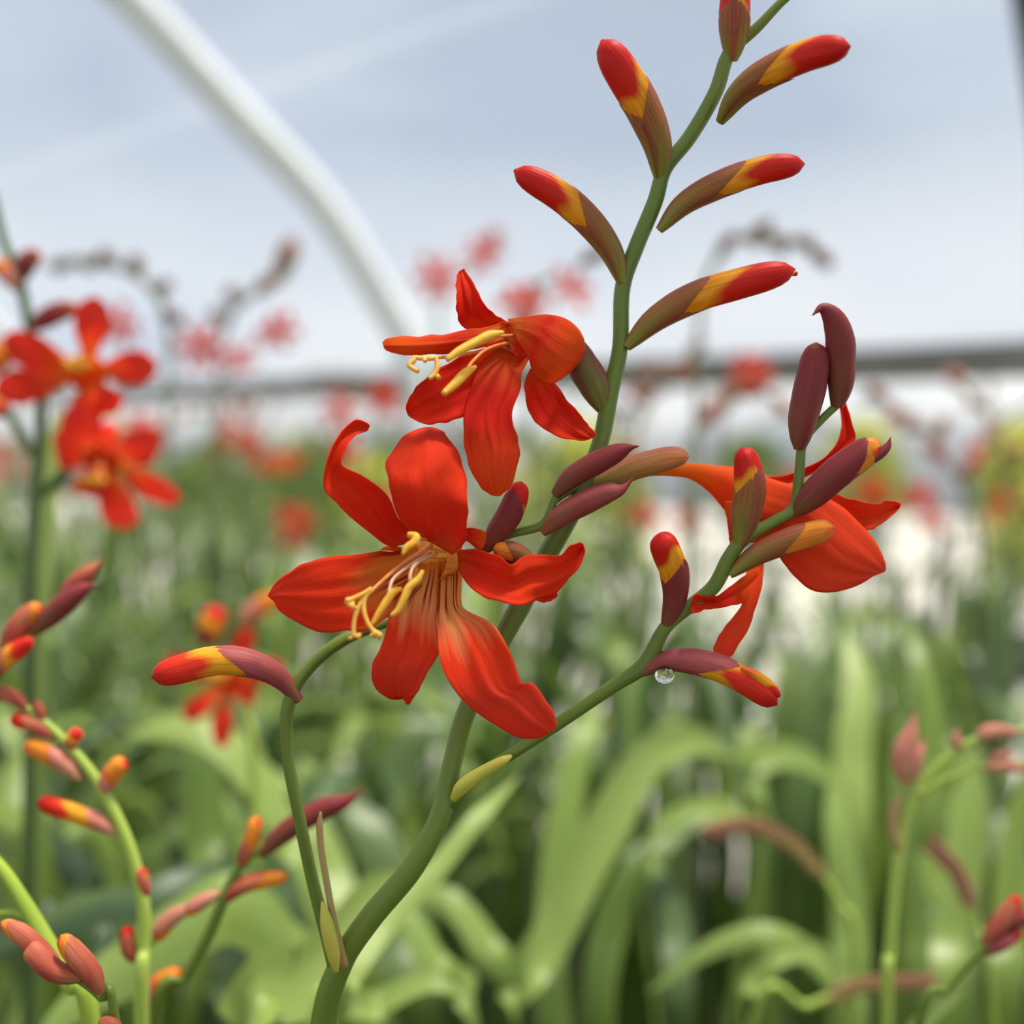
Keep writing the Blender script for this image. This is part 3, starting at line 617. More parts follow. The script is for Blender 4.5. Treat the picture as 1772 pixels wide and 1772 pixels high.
for pts in ([(600, 940), (560, 965), (510, 988), (480, 1000), (474, 1012), (495, 1028), (525, 1042)], [(600, 945), (565, 990), (560, 1050), (578, 1110), (605, 1150), (640, 1172), (632, 1195)], [(575, 970), (545, 1010), (520, 1070), (508, 1130), (512, 1180), (545, 1175)], [(605, 1150), (612, 1180), (598, 1178)], [(512, 1160), (498, 1190), (485, 1192)], [(505, 990), (500, 1020), (480, 1030)]):
    fil(c1, pts, [4.2, 4, 3.5, 3], M['style'], st, [.240, .238, .237], 'style_branch')
for k, (x_, y_) in enumerate([(478, 1000), (640, 1178), (530, 1185), (618, 1170), (500, 1030)]):
    q = P(*c1(x_, y_), .2365); d = tube_data([q + Vector((-.0006, 0, 0)), q + Vector((-.0004, 0, 0)), q, q + Vector((.0004, 0, 0)), q + Vector((.0006, 0, 0))], [.0001, .0005, .0007, .0005, .0001], 10); mesh_obj('stigma', d[0], d[1], M['style'], st, d[2])
for fp, ap in (([(900, 760), (830, 800), (750, 855), (705, 900), (688, 965)], [(755, 942), (715, 955), (680, 1000), (640, 1060), (600, 1125)]),
               ([(930, 760), (870, 790), (820, 820), (800, 860), (795, 900)], [(862, 848), (835, 895), (790, 935), (765, 990), (735, 1050), (698, 1078)]),
               ([(920, 700), (870, 690), (820, 690), (790, 670)], [(785, 660), (825, 672), (820, 700), (780, 730), (758, 765)])):
    s_ = fil(c1, fp, [3, 3, 3.4], M['filament'] if fp[0][0] != 920 else M['filament_orange'], FL1, [.262, .246, .241], 'stamen')
    fil(c1, ap, [3, 6.5, 7, 6, 3], M['anther'], s_, [.241, .239], 'anther')

# ---- upper flower
D2 = .260
f2 = MB(); fk = cr([list(P(*c2(*p), z)) for p, z in (((1540, 985), .268), ((1500, 880), .270), ((1400, 720), .272), ((1200, 600), .272), ((1000, 590), .268), ((900, 600), .262))], 30)
f2.add(tube_data(fk, np.interp(np.linspace(0, 1, 30), [0, .3, .6, .85, 1], [25, 45, 60, 105, 150]) / 3.852 / F * .265, 22, False))
FL2 = f2.build('flower', M['petal_tube'], MP)
bud(c2, [(1545, 1000), (1500, 880), (1420, 740), (1370, 600), (1340, 500)], 28, 'point', M['bud_dark'], FL2, M['bract_green'], 1., .268, .268, name='calyx', roll=2.6)
pt = lambda rows, dep, mat_, **k: petal(c2, rows, dep, M[mat_], FL2, D2, **k)
pt([(740, 500, 960, 470), (645, 500, 880, 430), (592, 445, 800, 378), (578, 345, 745, 305), (577, 240, 700, 215), (580, 160, 655, 148), (590, 125, 632, 100)], [6, 3, 1, 1, 3, 5], 'petal_scarlet', cup=[1, 2, 1], seed=11, fold=-.8)
pt([(900, 450, 950, 540), (760, 490, 790, 605), (640, 508, 600, 650), (480, 535, 460, 665), (300, 548, 300, 670), (150, 553, 180, 664), (92, 578, 112, 640)], [4, -3, -8, -10, -10, -9, -8], 'petal_orange', cup=[1, -2, -2, -1], seed=12, ridge=.8, ruf=.6)
pt([(850, 600, 960, 800), (700, 640, 830, 975), (560, 700, 700, 1050), (440, 780, 560, 1105), (350, 855, 450, 1128), (285, 915, 365, 1130), (245, 1000, 268, 1085)], [4, -1, -5, -7, -7, -5], 'petal_scarlet', cup=[1, 1, 2], seed=13, fold=.6)
pt([(860, 620, 1060, 700), (740, 740, 1010, 800), (665, 900, 1008, 900), (628, 1040, 950, 1035), (628, 1150, 955, 1160), (634, 1260, 996, 1255), (650, 1360, 990, 1370), (690, 1480, 962, 1490), (745, 1555, 925, 1565), (800, 1598, 872, 1606)], [4, -2, -6, -9, -10, -10, -8, -6], 'petal_deep', cup=[1, 1.5, -1, -2.5, -2], seed=14, ridge=.6)
pt([(1070, 760, 1100, 770), (1035, 850, 1200, 830), (1040, 980, 1290, 930), (1085, 1090, 1370, 1030), (1170, 1175, 1440, 1110), (1300, 1228, 1485, 1170), (1420, 1242, 1503, 1205)], [10, 7, 4, 2, 1, 1], 'petal_scarlet', cup=[1, 2, 1], seed=15, fold=-.7)
pt([(920, 430, 960, 540), (1050, 415, 1005, 600), (1180, 403, 1062, 700), (1290, 425, 1090, 800), (1370, 475, 1160, 864), (1420, 545, 1245, 850), (1437, 640, 1345, 780)], [3, -3, -7, -9, -8, -3, 4], 'petal_orange', cup=[0, -2, -3, -2], seed=16, ruf=.5, ridge=.3)
pt([(880, 500, 900, 700), (940, 530, 960, 760), (1000, 590, 1040, 720), (1065, 650, 1070, 680)], [5, 3, 4], 'petal_throat', seed=17, ruf=.3, name='throat')
for fp, ap in (([(960, 540), (880, 545), (800, 545)], [(890, 520), (800, 540), (700, 590), (600, 645), (512, 705)]), ([(930, 590), (840, 610), (760, 645), (690, 710), (655, 755)], [(705, 750), (640, 790), (570, 860), (490, 930)])):
    s_ = fil(c2, fp, [3, 3], M['filament_orange'], FL2, [.262, .246], 'stamen')
    fil(c2, ap, [3, 8, 8, 8, 5], M['anther'], s_, [.247, .241], 'anther')
st = fil(c2, [(900, 600), (760, 640), (560, 680), (440, 690)], [3, 3], M['filament_orange'], FL2, [.262, .249], 'style')
for pts in ([(440, 690), (400, 695), (360, 690), (372, 715)], [(440, 690), (450, 740), (430, 800), (395, 828)], [(430, 790), (462, 825)], [(380, 700), (300, 690), (290, 710), (262, 740), (300, 770), (322, 780)]):
    fil(c2, pts, [4, 5, 4], M['style'], st, [.248, .246], 'style_branch')

# ---- right flower, seen from the side
D3 = .268
f3 = MB(); rws = [((190, 1075), 30), ((330, 1068), 36), ((470, 1075), 50), ((600, 1120), 85), ((720, 1180), 140), ((860, 1270), 190), ((960, 1330), 215)]
k3 = cr([list(P(*c4(*p), D3 + .002 * i)) + [r / 3.408 / F * D3] for i, (p, r) in enumerate(rws)], 34)
f3.add(tube_data(k3[:, :3], k3[:, 3], 26, False)); FL3 = f3.build('flower', M['petal_tube'], MP)
stem('flower_stalk', [(958, 868, 6, .264), (1000, 842, 7, .267), (1050, 835, 10, .268)], M['stem'], FL3, 16, 10)
bud(c5, [(820, 470), (960, 430), (1120, 360), (1290, 310), (1400, 285), (1500, 283)], 21, 'fat', M['bract_blush'], FL3, M['bract_blush'], 1., .268, .264, name='calyx', roll=1.3)
pt = lambda rows, dep, mat_, **k: petal(c4, rows, dep, M[mat_], FL3, D3, **k)
pt([(640, 1040, 640, 1230), (760, 1070, 690, 1400), (860, 1090, 760, 1480), (960, 1130, 880, 1500), (1100, 1180, 960, 1560), (1230, 1215, 1010, 1620), (1350, 1275, 1060, 1690), (1460, 1390, 1160, 1768), (1560, 1500, 1320, 1790), (1608, 1600, 1460, 1740), (1612, 1660, 1540, 1690)], [9, -1, -9, -10, -9, -6, -3], 'petal_coral', cup=[-2, -4, -4, -2, -1], seed=21, ridge=.3)
pt([(1150, 1190, 1250, 1400), (1290, 1205, 1400, 1430), (1400, 1238, 1500, 1430), (1540, 1270, 1560, 1400), (1620, 1244, 1618, 1362), (1688, 1262, 1685, 1298)], [3, 0, -2, -2, 0], 'petal_coral', cup=[0, 1, 2], seed=22, fold=.6)
pt([(870, 1110, 880, 1155), (1010, 1102, 1015, 1150), (1130, 1060, 1135, 1112), (1262, 985, 1290, 1020), (1332, 890, 1425, 900), (1352, 800, 1412, 800), (1338, 690, 1372, 660)], [4, 2, 2, 3, 4], 'petal_scarlet', cup=[0, 1, 1], seed=23, ruf=.5, fold=.5)
pt([(660, 1250, 760, 1250), (672, 1350, 760, 1350), (682, 1430, 760, 1430), (690, 1500, 720, 1490)], [2, 2, 2], 'petal_coral', seed=24, ruf=.3)
pt = lambda rows, dep, mat_, **k: petal(c6, rows, dep, M[mat_], FL3, D3, **k)
pt([(1310, 260, 1470, 220), (1335, 370, 1456, 330), (1330, 470, 1445, 440), (1300, 600, 1398, 620), (1228, 690, 1345, 770), (1150, 800, 1275, 880), (1100, 900, 1228, 955)], [6, 3, -1, -4, -5, -5], 'petal_coral', cup=[0, 1, 1], seed=25, ruf=.6)
pt([(1420, 330, 1420, 450), (1290, 410, 1325, 570), (1190, 490, 1230, 595), (1120, 535, 1130, 612), (1050, 530, 1040, 625), (985, 520, 1000, 642), (965, 530, 950, 655)], [2, -3, -8, -10, -10, -11], 'petal_scarlet', cup=[0, 1, 1], seed=26, ruf=.6, fold=.6)
# own basal leaves of the main plant
leaf([(430, 1820, .42), (510, 1700, .44), (570, 1640, .46), (630, 1560, .48), (690, 1510, .50)], 62, M['leaf_light'], MP, roll=.3, root=(-.05, .36))
leaf([(560, 1830, .40), (600, 1700, .41), (665, 1600, .43), (760, 1500, .45), (840, 1400, .47), (900, 1340, .5)], 22, M['leaf_light'], MP, roll=.5, root=(-.04, .34))

# water drop under the lowest bud of the right branch
q = P(1150, 1170, .258); rad = 17 / F * .258; n = 14
ang = np.linspace(0, math.pi, n); d = tube_data([q + Vector((0, 0, math.cos(a) * rad * (.75 if a > 1.57 else 1.1))) for a in ang], np.maximum(np.sin(ang) * rad, 1e-6), 24)
tag(mesh_obj('water_drop', d[0], d[1], M['water'], None, d[2]), 'clear water drop hanging beneath the lowest maroon bud', 'water drop')

# ================================================================== SHORT-RANGE NEIGHBOURS
def root_ext(x, y, d, hw): return [(x, 4800, hw, d * 1.15), (x, 2900, hw, d * 1.05)]
# left blurred plant with two open flowers
LP = thing('crocosmia_plant', 'blurred crocosmia at left edge with two wide open red flowers', 'flowering plant', (-.25, .5, 0))
d = .50
stem('stem', [(40, 5200, 12, .56), (45, 2500, 12, .53), (50, 1500, 11, .51), (52, 1050, 11, .5), (60, 870, 11, .5), (72, 740, 10, .5), (68, 640, 9, .5), (50, 560, 9, .5), (30, 470, 9, .5), (5, 415, 8, .5), (-15, 330, 7, .5)], M['stem_dark'], LP, 60)
stem('side_stem', [(60, 790, 8, .5), (30, 740, 8, .5), (0, 700, 8, .5), (-40, 660, 8, .5)], M['stem_dark'], LP, 20)
stem('side_stem', [(62, 865, 7, .5), (90, 840, 10, .5), (118, 815, 13, .5)], M['stem_dark'], LP, 20)
flower_w(P(150, 645, .5), (.15, -1, -.15), (0, 0, 1), .036, M['petal_far'], LP, [(78, .95, .0), (8, .88, .0), (-55, .6, .1), (-90, .75, 0), (155, 1.0, 0), (192, 1.1, .1)], tube_to=P(75, 620, .53), seed=2, mthroat=M['petal_tube'], pw=.22)
flower_w(P(175, 800, .5), (.1, -.8, -.8), (0, 0, 1), .036, M['petal_far'], LP, [(100, .9, .2), (32, .85, .2), (-22, 1.0, -.1), (-78, .95, -.1), (-115, .5, 0), (150, .6, .3)], tube_to=P(110, 790, .52), seed=3, mthroat=M['petal_red'], pw=.25)
bud(FULL, [(38, 480), (46, 455), (68, 435)], 17, 'fat', M['bud_dark'], LP, M['bract_maroon'], .9, .5)
bud(FULL, [(60, 565), (90, 545), (135, 530)], 18, 'fat', M['bud_dark'], LP, M['bract_maroon'], .9, .5)
bud(FULL, [(35, 500), (10, 470), (-10, 455)], 17, 'fat', M['bud_orange'], LP, M['bract_salmon'], .5, .5)
bud(FULL, [(-50, 650), (-5, 625), (15, 590)], 20, 'fat', M['bud_orange'], LP, M['bract_salmon'], .6, .5)
bud(FULL, [(-40, 700), (-10, 705), (15, 712)], 18, 'fat', M['bud_scarlet'], LP, None, d0=.5)
leaf([(60, 1300, .52), (75, 950, .53), (90, 800, .54), (102, 700, .55)], 18, M['leaf_light'], LP, roll=.3, root=(-.24, .52))

# tip of a spray at the left edge
EP = thing('crocosmia_spray', 'maroon budded crocosmia spray reaching in at the left edge', 'flowering plant', (-.22, .33, 0))
stem('stem', [(-160, 5000, 9, .40), (-170, 2400, 9, .36), (-120, 1400, 8, .335), (-60, 1250, 8, .33), (0, 1165, 7, .33), (40, 1110, 6, .33), (80, 1080, 5, .33)], M['stem'], EP, 40)
bud(FULL, [(-30, 1180), (10, 1140), (58, 1105)], 17, 'fat', M['bud_scarlet'], EP, M['bract_rose'], .62, .325)
bud(FULL, [(10, 1120), (35, 1080), (70, 1045)], 19, 'fat', M['bud_orange'], EP, M['bract_rose'], .95, .33)
bud(FULL, [(62, 1090), (100, 1055), (140, 1022), (168, 1010)], 19, 'point', M['bud_dark'], EP, M['bract_maroon'], 1., .33, roll=1.)
bud(FULL, [(110, 1030), (145, 998), (180, 968)], 16, 'point', M['bud_dark'], EP, M['bract_rose'], 1., .34, roll=1.)

# arching pale green raceme, lower left
RP = thing('crocosmia_spray', 'arching pale green crocosmia stem with orange tipped buds, lower left', 'flowering plant', (-.12, .34, 0))
d = .33
stem('stem', [(240, 5000, 14, .40), (245, 2500, 14, .35), (245, 1772, 13, .33), (248, 1640, 12, .33), (247, 1560, 12, .33), (225, 1470, 11, .33), (195, 1400, 10, .33), (160, 1340, 9, .33), (110, 1280, 7, .33), (60, 1235, 6, .33), (10, 1200, 5, .33), (-40, 1180, 4, .33)], M['stem_light'], RP, 70)
for pts, hw, mt, br, ex in [([(200, 1440), (165, 1420), (110, 1400), (65, 1385)], 17, 'bud_scarlet', 'bract_salmon', .45), ([(135, 1345), (110, 1320), (75, 1300), (42, 1285)], 17, 'bud_orange', 'bract_salmon', .6),
        ([(180, 1370), (190, 1345), (215, 1312)], 17, 'bud_orange', 'bract_salmon', .5), ([(90, 1275), (60, 1255), (18, 1242)], 14, 'bud_scarlet', 'bract_rose', .8), ([(125, 1300), (125, 1280), (138, 1262)], 13, 'bud_scarlet', 'bract_rose', .5),
        ([(50, 1230), (20, 1205), (-20, 1195)], 13, 'bud_dark', 'bract_rose', .9), ([(78, 1250), (68, 1230), (62, 1212)], 9, 'bud_dark', 'bract_rose', .9), ([(250, 1560), (248, 1530), (238, 1500)], 12, 'bud_scarlet', 'bract_rose', .9), ([(232, 1665), (222, 1640), (220, 1602)], 13, 'bud_scarlet', 'bract_rose', .9)]:
    bud(FULL, pts, hw, 'club', M[mt], RP, M[br], ex, d)

# raceme with dark buds crossing behind the left branch
SP_ = thing('crocosmia_spray', 'slanting crocosmia stem with maroon bud crossing behind the left branch', 'flowering plant', (-.1, .36, 0))
d = .34
stem('stem', [(200, 5000, 12, .42), (230, 2400, 12, .37), (268, 1775, 11, .34), (320, 1690, 10, .34), (360, 1620, 10, .34), (390, 1550, 10, .34), (415, 1500, 9, .34), (440, 1475, 8, .34), (480, 1450, 6, .34)], M['stem'], SP_, 60)
for pts, hw, mt, br, ex in [([(455, 1475), (500, 1435), (560, 1400), (600, 1385), (630, 1365)], 19, 'bud_dark', 'bract_maroon', 1.), ([(415, 1500), (430, 1465), (445, 1412)], 14, 'bud_orange', 'bract_rose', .6), ([(385, 1560), (425, 1530), (498, 1515)], 15, 'bud_orange', 'bract_rose', .8),
        ([(380, 1545), (350, 1560), (320, 1580)], 13, 'bud_orange', 'bract_salmon', .9), ([(330, 1570), (295, 1590), (268, 1625)], 15, 'bud_orange', 'bract_salmon', .9), ([(255, 1740), (270, 1705), (315, 1680)], 17, 'bud_orange', 'bract_salmon', .55)]:
    bud(FULL, pts, hw, 'club' if hw < 19 else 'point', M[mt], SP_, M[br], ex, d)
stem('flower_stalk', [(247, 1650, 5, .34), (262, 1632, 6, .34), (275, 1620, 6, .34)], M['stem_light'], RP, 10)

# lime stem and rosy buds in the bottom left corner
CP_ = thing('crocosmia_spray', 'lime green crocosmia stem sweeping down the bottom left corner', 'flowering plant', (-.12, .29, 0))
stem('stem', [(230, 5000, 16, .36), (220, 2500, 16, .32), (160, 1790, 16, .30), (120, 1700, 16, .30), (75, 1620, 15, .30), (40, 1560, 13, .30), (0, 1500, 11, .30), (-60, 1440, 9, .30)], M['stem_lime'], CP_, 60)
stem('side_stem', [(55, 1590, 8, .30), (25, 1580, 7, .30), (-20, 1582, 6, .30)], M['stem_lime'], CP_, 16)
BP = thing('crocosmia_spray', 'crocosmia sprig with three rosy closed buds, bottom left corner', 'flowering plant', (-.08, .27, 0))
stem('stem', [(300, 5000, 9, .33), (260, 2400, 9, .29), (200, 1772, 8, .275), (175, 1725, 8, .275), (130, 1690, 8, .275), (90, 1680, 6, .275)], M['stem'], BP, 50)
bud(FULL, [(172, 1712), (155, 1680), (125, 1645), (105, 1618)], 19, 'fat', M['bud_orange'], BP, M['bract_rose'], .93, .272, roll=2.)
bud(FULL, [(135, 1692), (95, 1680), (60, 1650), (45, 1640)], 19, 'fat', M['bud_dark'], BP, M['bract_rose'], .98, .272, roll=1.)
bud(FULL, [(98, 1665), (65, 1640), (35, 1615), (2, 1595)], 17, 'fat', M['bud_orange'], BP, M['bract_rose'], .95, .276, roll=1.)
bud(FULL, [(215, 1800), (195, 1775), (170, 1768)], 12, 'fat', M['bud_dark'], BP, M['bract_rose'], .98, .272)

# right arching spray with pinkish buds
GP = thing('crocosmia_spray', 'pale green crocosmia stem arching off the right edge with pink buds', 'flowering plant', (.16, .44, 0))
d = .40
stem('stem', [(1530, 5200, 12, .48), (1530, 2600, 12, .43), (1534, 1780, 11, .40), (1540, 1640, 10, .40), (1552, 1500, 10, .40), (1565, 1430, 9, .40), (1590, 1365, 8, .40), (1640, 1310, 7, .40), (1700, 1275, 6, .40), (1790, 1262, 5, .40)], M['stem_light'], GP, 70)
stem('side_stem', [(1585, 1375, 10, .40), (1620, 1355, 8, .40), (1670, 1335, 5, .40), (1730, 1320, 5, .40), (1800, 1325, 4, .40)], M['stem_light'], GP, 30)
stem('sheath', [(1556, 1470, 10, .40), (1545, 1430, 9, .40), (1550, 1395, 8, .40), (1566, 1370, 2, .40)], M['sheath_dry'], GP, 16)
for pts, hw in [([(1565, 1350), (1560, 1310), (1575, 1270), (1585, 1230)], 17), ([(1575, 1350), (1585, 1310), (1602, 1280)], 14), ([(1660, 1298), (1655, 1280), (1658, 1260)], 9), ([(1690, 1280), (1720, 1265), (1790, 1270)], 13), ([(1700, 1330), (1740, 1325), (1800, 1335)], 12), ([(1710, 1315), (1735, 1305), (1760, 1300)], 9)]:
    bud(FULL, pts, hw, 'point', M['bract_salmon'], GP, M['bract_salmon'], 1., d)
HP = thing('crocosmia_spray', 'thin crocosmia stem leaning into the bottom right corner, red buds', 'flowering plant', (.15, .36, 0))
stem('stem', [(1400, 5000, 9, .44), (1520, 2300, 9, .38), (1590, 1775, 8, .36), (1640, 1710, 7, .36), (1700, 1640, 7, .36), (1730, 1605, 6, .36), (1800, 1580, 5, .36)], M['stem'], HP, 50)
for pts, hw, br in [([(1705, 1630), (1735, 1590), (1765, 1550)], 15, 'bract_rose'), ([(1700, 1650), (1735, 1630), (1768, 1610)], 13, 'bract_pink'), ([(1735, 1600), (1765, 1590), (1800, 1580)], 14, 'bract_maroon')]:
    bud(FULL, pts, hw, 'fat', M['bud_scarlet'], HP, M[br], .9, .36)
leaf([(1560, 1900, .40), (1600, 1772, .41), (1640, 1730, .42), (1668, 1712, .43)], 16, M['leaf_light'], HP, roll=.2, root=(.15, .40))

# small star flower, blurred, behind the left bud
ZP = thing('crocosmia_plant', 'blurred starry red crocosmia flower behind the left bud', 'flowering plant', (-.13, .54, 0))
stem('stem', [(400, 4600, 9, .60), (430, 2300, 9, .56), (440, 1400, 8, .54), (425, 1230, 7, .54), (400, 1160, 7, .54)], M['stem_light'], ZP, 40)
flower_w(P(395, 1180, .525), (-.1, -1, .1), (0, 0, 1), .030, M['petal_far'], ZP, [(65, .95, 0), (18, .95, 0), (-22, .55, 0), (-92, .98, 0), (-138, .85, 0), (160, 1.0, 0)], tube_to=P(430, 1230, .56), seed=9, pw=.17)
bud(FULL, [(355, 1110), (365, 1080), (380, 1050)], 22, 'fat', M['bud_scarlet'], ZP, M['bract_maroon'], .4, .53)
bud(FULL, [(420, 1075), (450, 1050), (490, 1030)], 18, 'fat', M['bud_orange'], ZP, M['bract_salmon'], .6, .54)

# ================================================================== LEAFY PLANTS (hand placed big blades)
def clump(label, root, blades):
    t = thing('crocosmia_clump', label, 'leafy plant', (root[0], root[1], 0))
    for pts, hw, mt, rl in blades: leaf(pts, hw, M[mt], t, roll=rl, root=(root[0] + random.uniform(-.02, .02), root[1] + random.uniform(-.02, .02)))
    return t
clump('light green blades arching above the lower left buds', (-.02, .78), [
    ([(560, 1560, .60), (500, 1430, .60), (440, 1330, .60), (380, 1275, .60), (300, 1255, .60), (220, 1275, .60)], 42, 'leaf_light', .9),
    ([(620, 1700, .62), (560, 1500, .64), (500, 1380, .66), (440, 1310, .70)], 44, 'leaf_light', .3),
    ([(420, 1600, .7), (360, 1450, .72), (350, 1300, .74), (370, 1230, .76)], 40, 'leaf', .2)])
clump('broad grey-green blade lying across the lower left corner', (-.05, .62), [
    ([(560, 1772, .52), (500, 1640, .50), (420, 1570, .48), (330, 1600, .47), (180, 1700, .46), (60, 1800, .45)], 62, 'leaf_light', .5),
    ([(540, 1640, .56), (470, 1560, .54), (380, 1530, .52), (250, 1560, .5), (120, 1580, .5), (-40, 1660, .5)], 40, 'leaf_blue', .6),
    ([(450, 1760, .6), (430, 1600, .62), (480, 1450, .64), (560, 1330, .66)], 52, 'leaf_blue', .4)])
clump('blue-green blades bending across the left edge', (-.26, .62), [
    ([(200, 1700, .55), (160, 1620, .54), (80, 1600, .52), (0, 1620, .52), (-60, 1700, .52)], 46, 'leaf_blue', .7),
    ([(60, 1500, .6), (20, 1400, .62), (60, 1280, .66), (160, 1230, .7)], 30, 'leaf', .4),
    ([(150, 1600, .62), (110, 1500, .64), (60, 1450, .66), (0, 1470, .68)], 36, 'leaf_blue', .3)])
clump('two long light green blades behind the right branch', (.09, .72), [
    ([(900, 1772, .60), (960, 1600, .61), (1050, 1420, .63), (1120, 1310, .65), (1200, 1280, .67), (1270, 1310, .7)], 40, 'leaf_light', .3),
    ([(960, 1772, .64), (960, 1560, .66), (985, 1380, .68), (1010, 1270, .70), (1030, 1200, .74)], 30, 'leaf_light', .2),
    ([(1040, 1800, .66), (1060, 1600, .68), (1120, 1480, .70), (1230, 1400, .74)], 30, 'leaf', .3)])
clump('arching light green blades meeting low at the right', (.22, .66), [
    ([(1290, 1780, .55), (1310, 1700, .55), (1350, 1650, .55), (1420, 1650, .56), (1450, 1700, .56), (1480, 1780, .56)], 20, 'leaf_light', .5),
    ([(1500, 1780, .58), (1450, 1700, .58), (1390, 1640, .58), (1320, 1615, .58), (1230, 1640, .58), (1120, 1720, .58)], 24, 'leaf_light', .7)])
clump('tall pale green upright blades near the right edge', (.26, .64), [
    ([(1480, 1780, .62), (1475, 1600, .63), (1455, 1450, .64), (1440, 1340, .66)], 34, 'leaf_light', .2),
    ([(1660, 1780, .60), (1665, 1600, .62), (1680, 1420, .64), (1690, 1280, .66)], 46, 'leaf_light', .2),
    ([(1740, 1780, .58), (1750, 1600, .60), (1762, 1450, .62), (1790, 1300, .64)], 34, 'leaf', .2),
    ([(1600, 1780, .66), (1590, 1600, .68), (1560, 1400, .7), (1570, 1200, .74)], 30, 'leaf', .2)])
clump('dark blue-green blades behind the bottom of main stem', (-.03, .86), [
    ([(720, 1772, .7), (700, 1600, .72), (650, 1450, .74), (560, 1360, .76)], 50, 'leaf_blue', .3),
    ([(640, 1500, .8), (680, 1350, .82), (740, 1250, .84), (800, 1230, .88)], 34, 'leaf_blue', .3),
    ([(830, 1780, .55), (760, 1680, .56), (700, 1590, .57), (640, 1600, .58)], 30, 'leaf_light', .7),
    ([(900, 1780, .6), (850, 1650, .62), (780, 1560, .63), (680, 1540, .64)], 30, 'leaf_light', .7),
    ([(600, 1800, .5), (660, 1740, .5), (740, 1700, .5), (800, 1720, .5)], 26, 'leaf_light', .9)])
clump('glossy blades curling over dark gaps at lower right', (.16, .9), [
    ([(1120, 1560, .7), (1150, 1450, .72), (1230, 1400, .74), (1330, 1430, .76)], 28, 'leaf_light', .7),
    ([(1330, 1420, .8), (1290, 1330, .8), (1380, 1310, .82), (1500, 1400, .84)], 30, 'leaf_light', .6),
    ([(1180, 1780, .7), (1170, 1600, .72), (1130, 1500, .74), (1060, 1470, .76)], 30, 'leaf_blue', .4)])
clump('upright green blades behind the drooping bud', (.30, 1.0), [
    ([(1380, 1500, .85), (1400, 1300, .87), (1420, 1150, .9), (1440, 1060, .94)], 30, 'leaf', .2),
    ([(1480, 1500, .85), (1480, 1300, .87), (1490, 1180, .9), (1460, 1080, .94)], 34, 'leaf_light', .2),
    ([(1600, 1500, .85), (1620, 1300, .87), (1600, 1150, .9), (1570, 1070, .94)], 30, 'leaf', .2)])
# faded brown seed sprays
for lb, rt, sps in [('spent brownish crocosmia spray arching over dark gap at right', (.20, .62), [[(1440, 2500, 6, .6), (1480, 1700, 6, .56), (1450, 1560, 6, .56), (1380, 1470, 6, .56), (1300, 1430, 5, .56), (1230, 1440, 4, .56)]]),
                    ('spent pinkish crocosmia spray near the bottom right', (.24, .56), [[(1780, 2600, 6, .56), (1720, 1760, 6, .5), (1690, 1600, 6, .5), (1660, 1520, 5, .5), (1620, 1470, 4, .5)]]),
                    ('faded tan crocosmia spray lying low at bottom right', (.10, .6), [[(1250, 2600, 6, .6), (1300, 1790, 7, .52), (1400, 1740, 7, .52), (1500, 1705, 6, .52), (1620, 1700, 5, .52)]])]:
    t_ = thing('crocosmia_spray', lb, 'flowering plant', (rt[0], rt[1], 0))
    for s_ in sps:
        stem('stem', s_, M['stem_light'], t_, 40, 10)
        C_ = cr(s_[2:], 26)
        for k in range(3, 24):
            (x_, y_, _, dd_), (x2, y2, _, _) = C_[k], C_[k + 1]; l_ = math.hypot(x2 - x_, y2 - y_); ux, uy = (x2 - x_) / l_, (y2 - y_) / l_; sd_ = 1 if k % 2 else -1
            bud(FULL, [(x_, y_), (x_ + ux * 16 - uy * 5 * sd_, y_ + uy * 16 + ux * 5 * sd_), (x_ + ux * 34 - uy * 12 * sd_, y_ + uy * 34 + ux * 12 * sd_)], 7, 'fat', M['bract_tan'], t_, None, d0=dd_, n=10, seg=8)

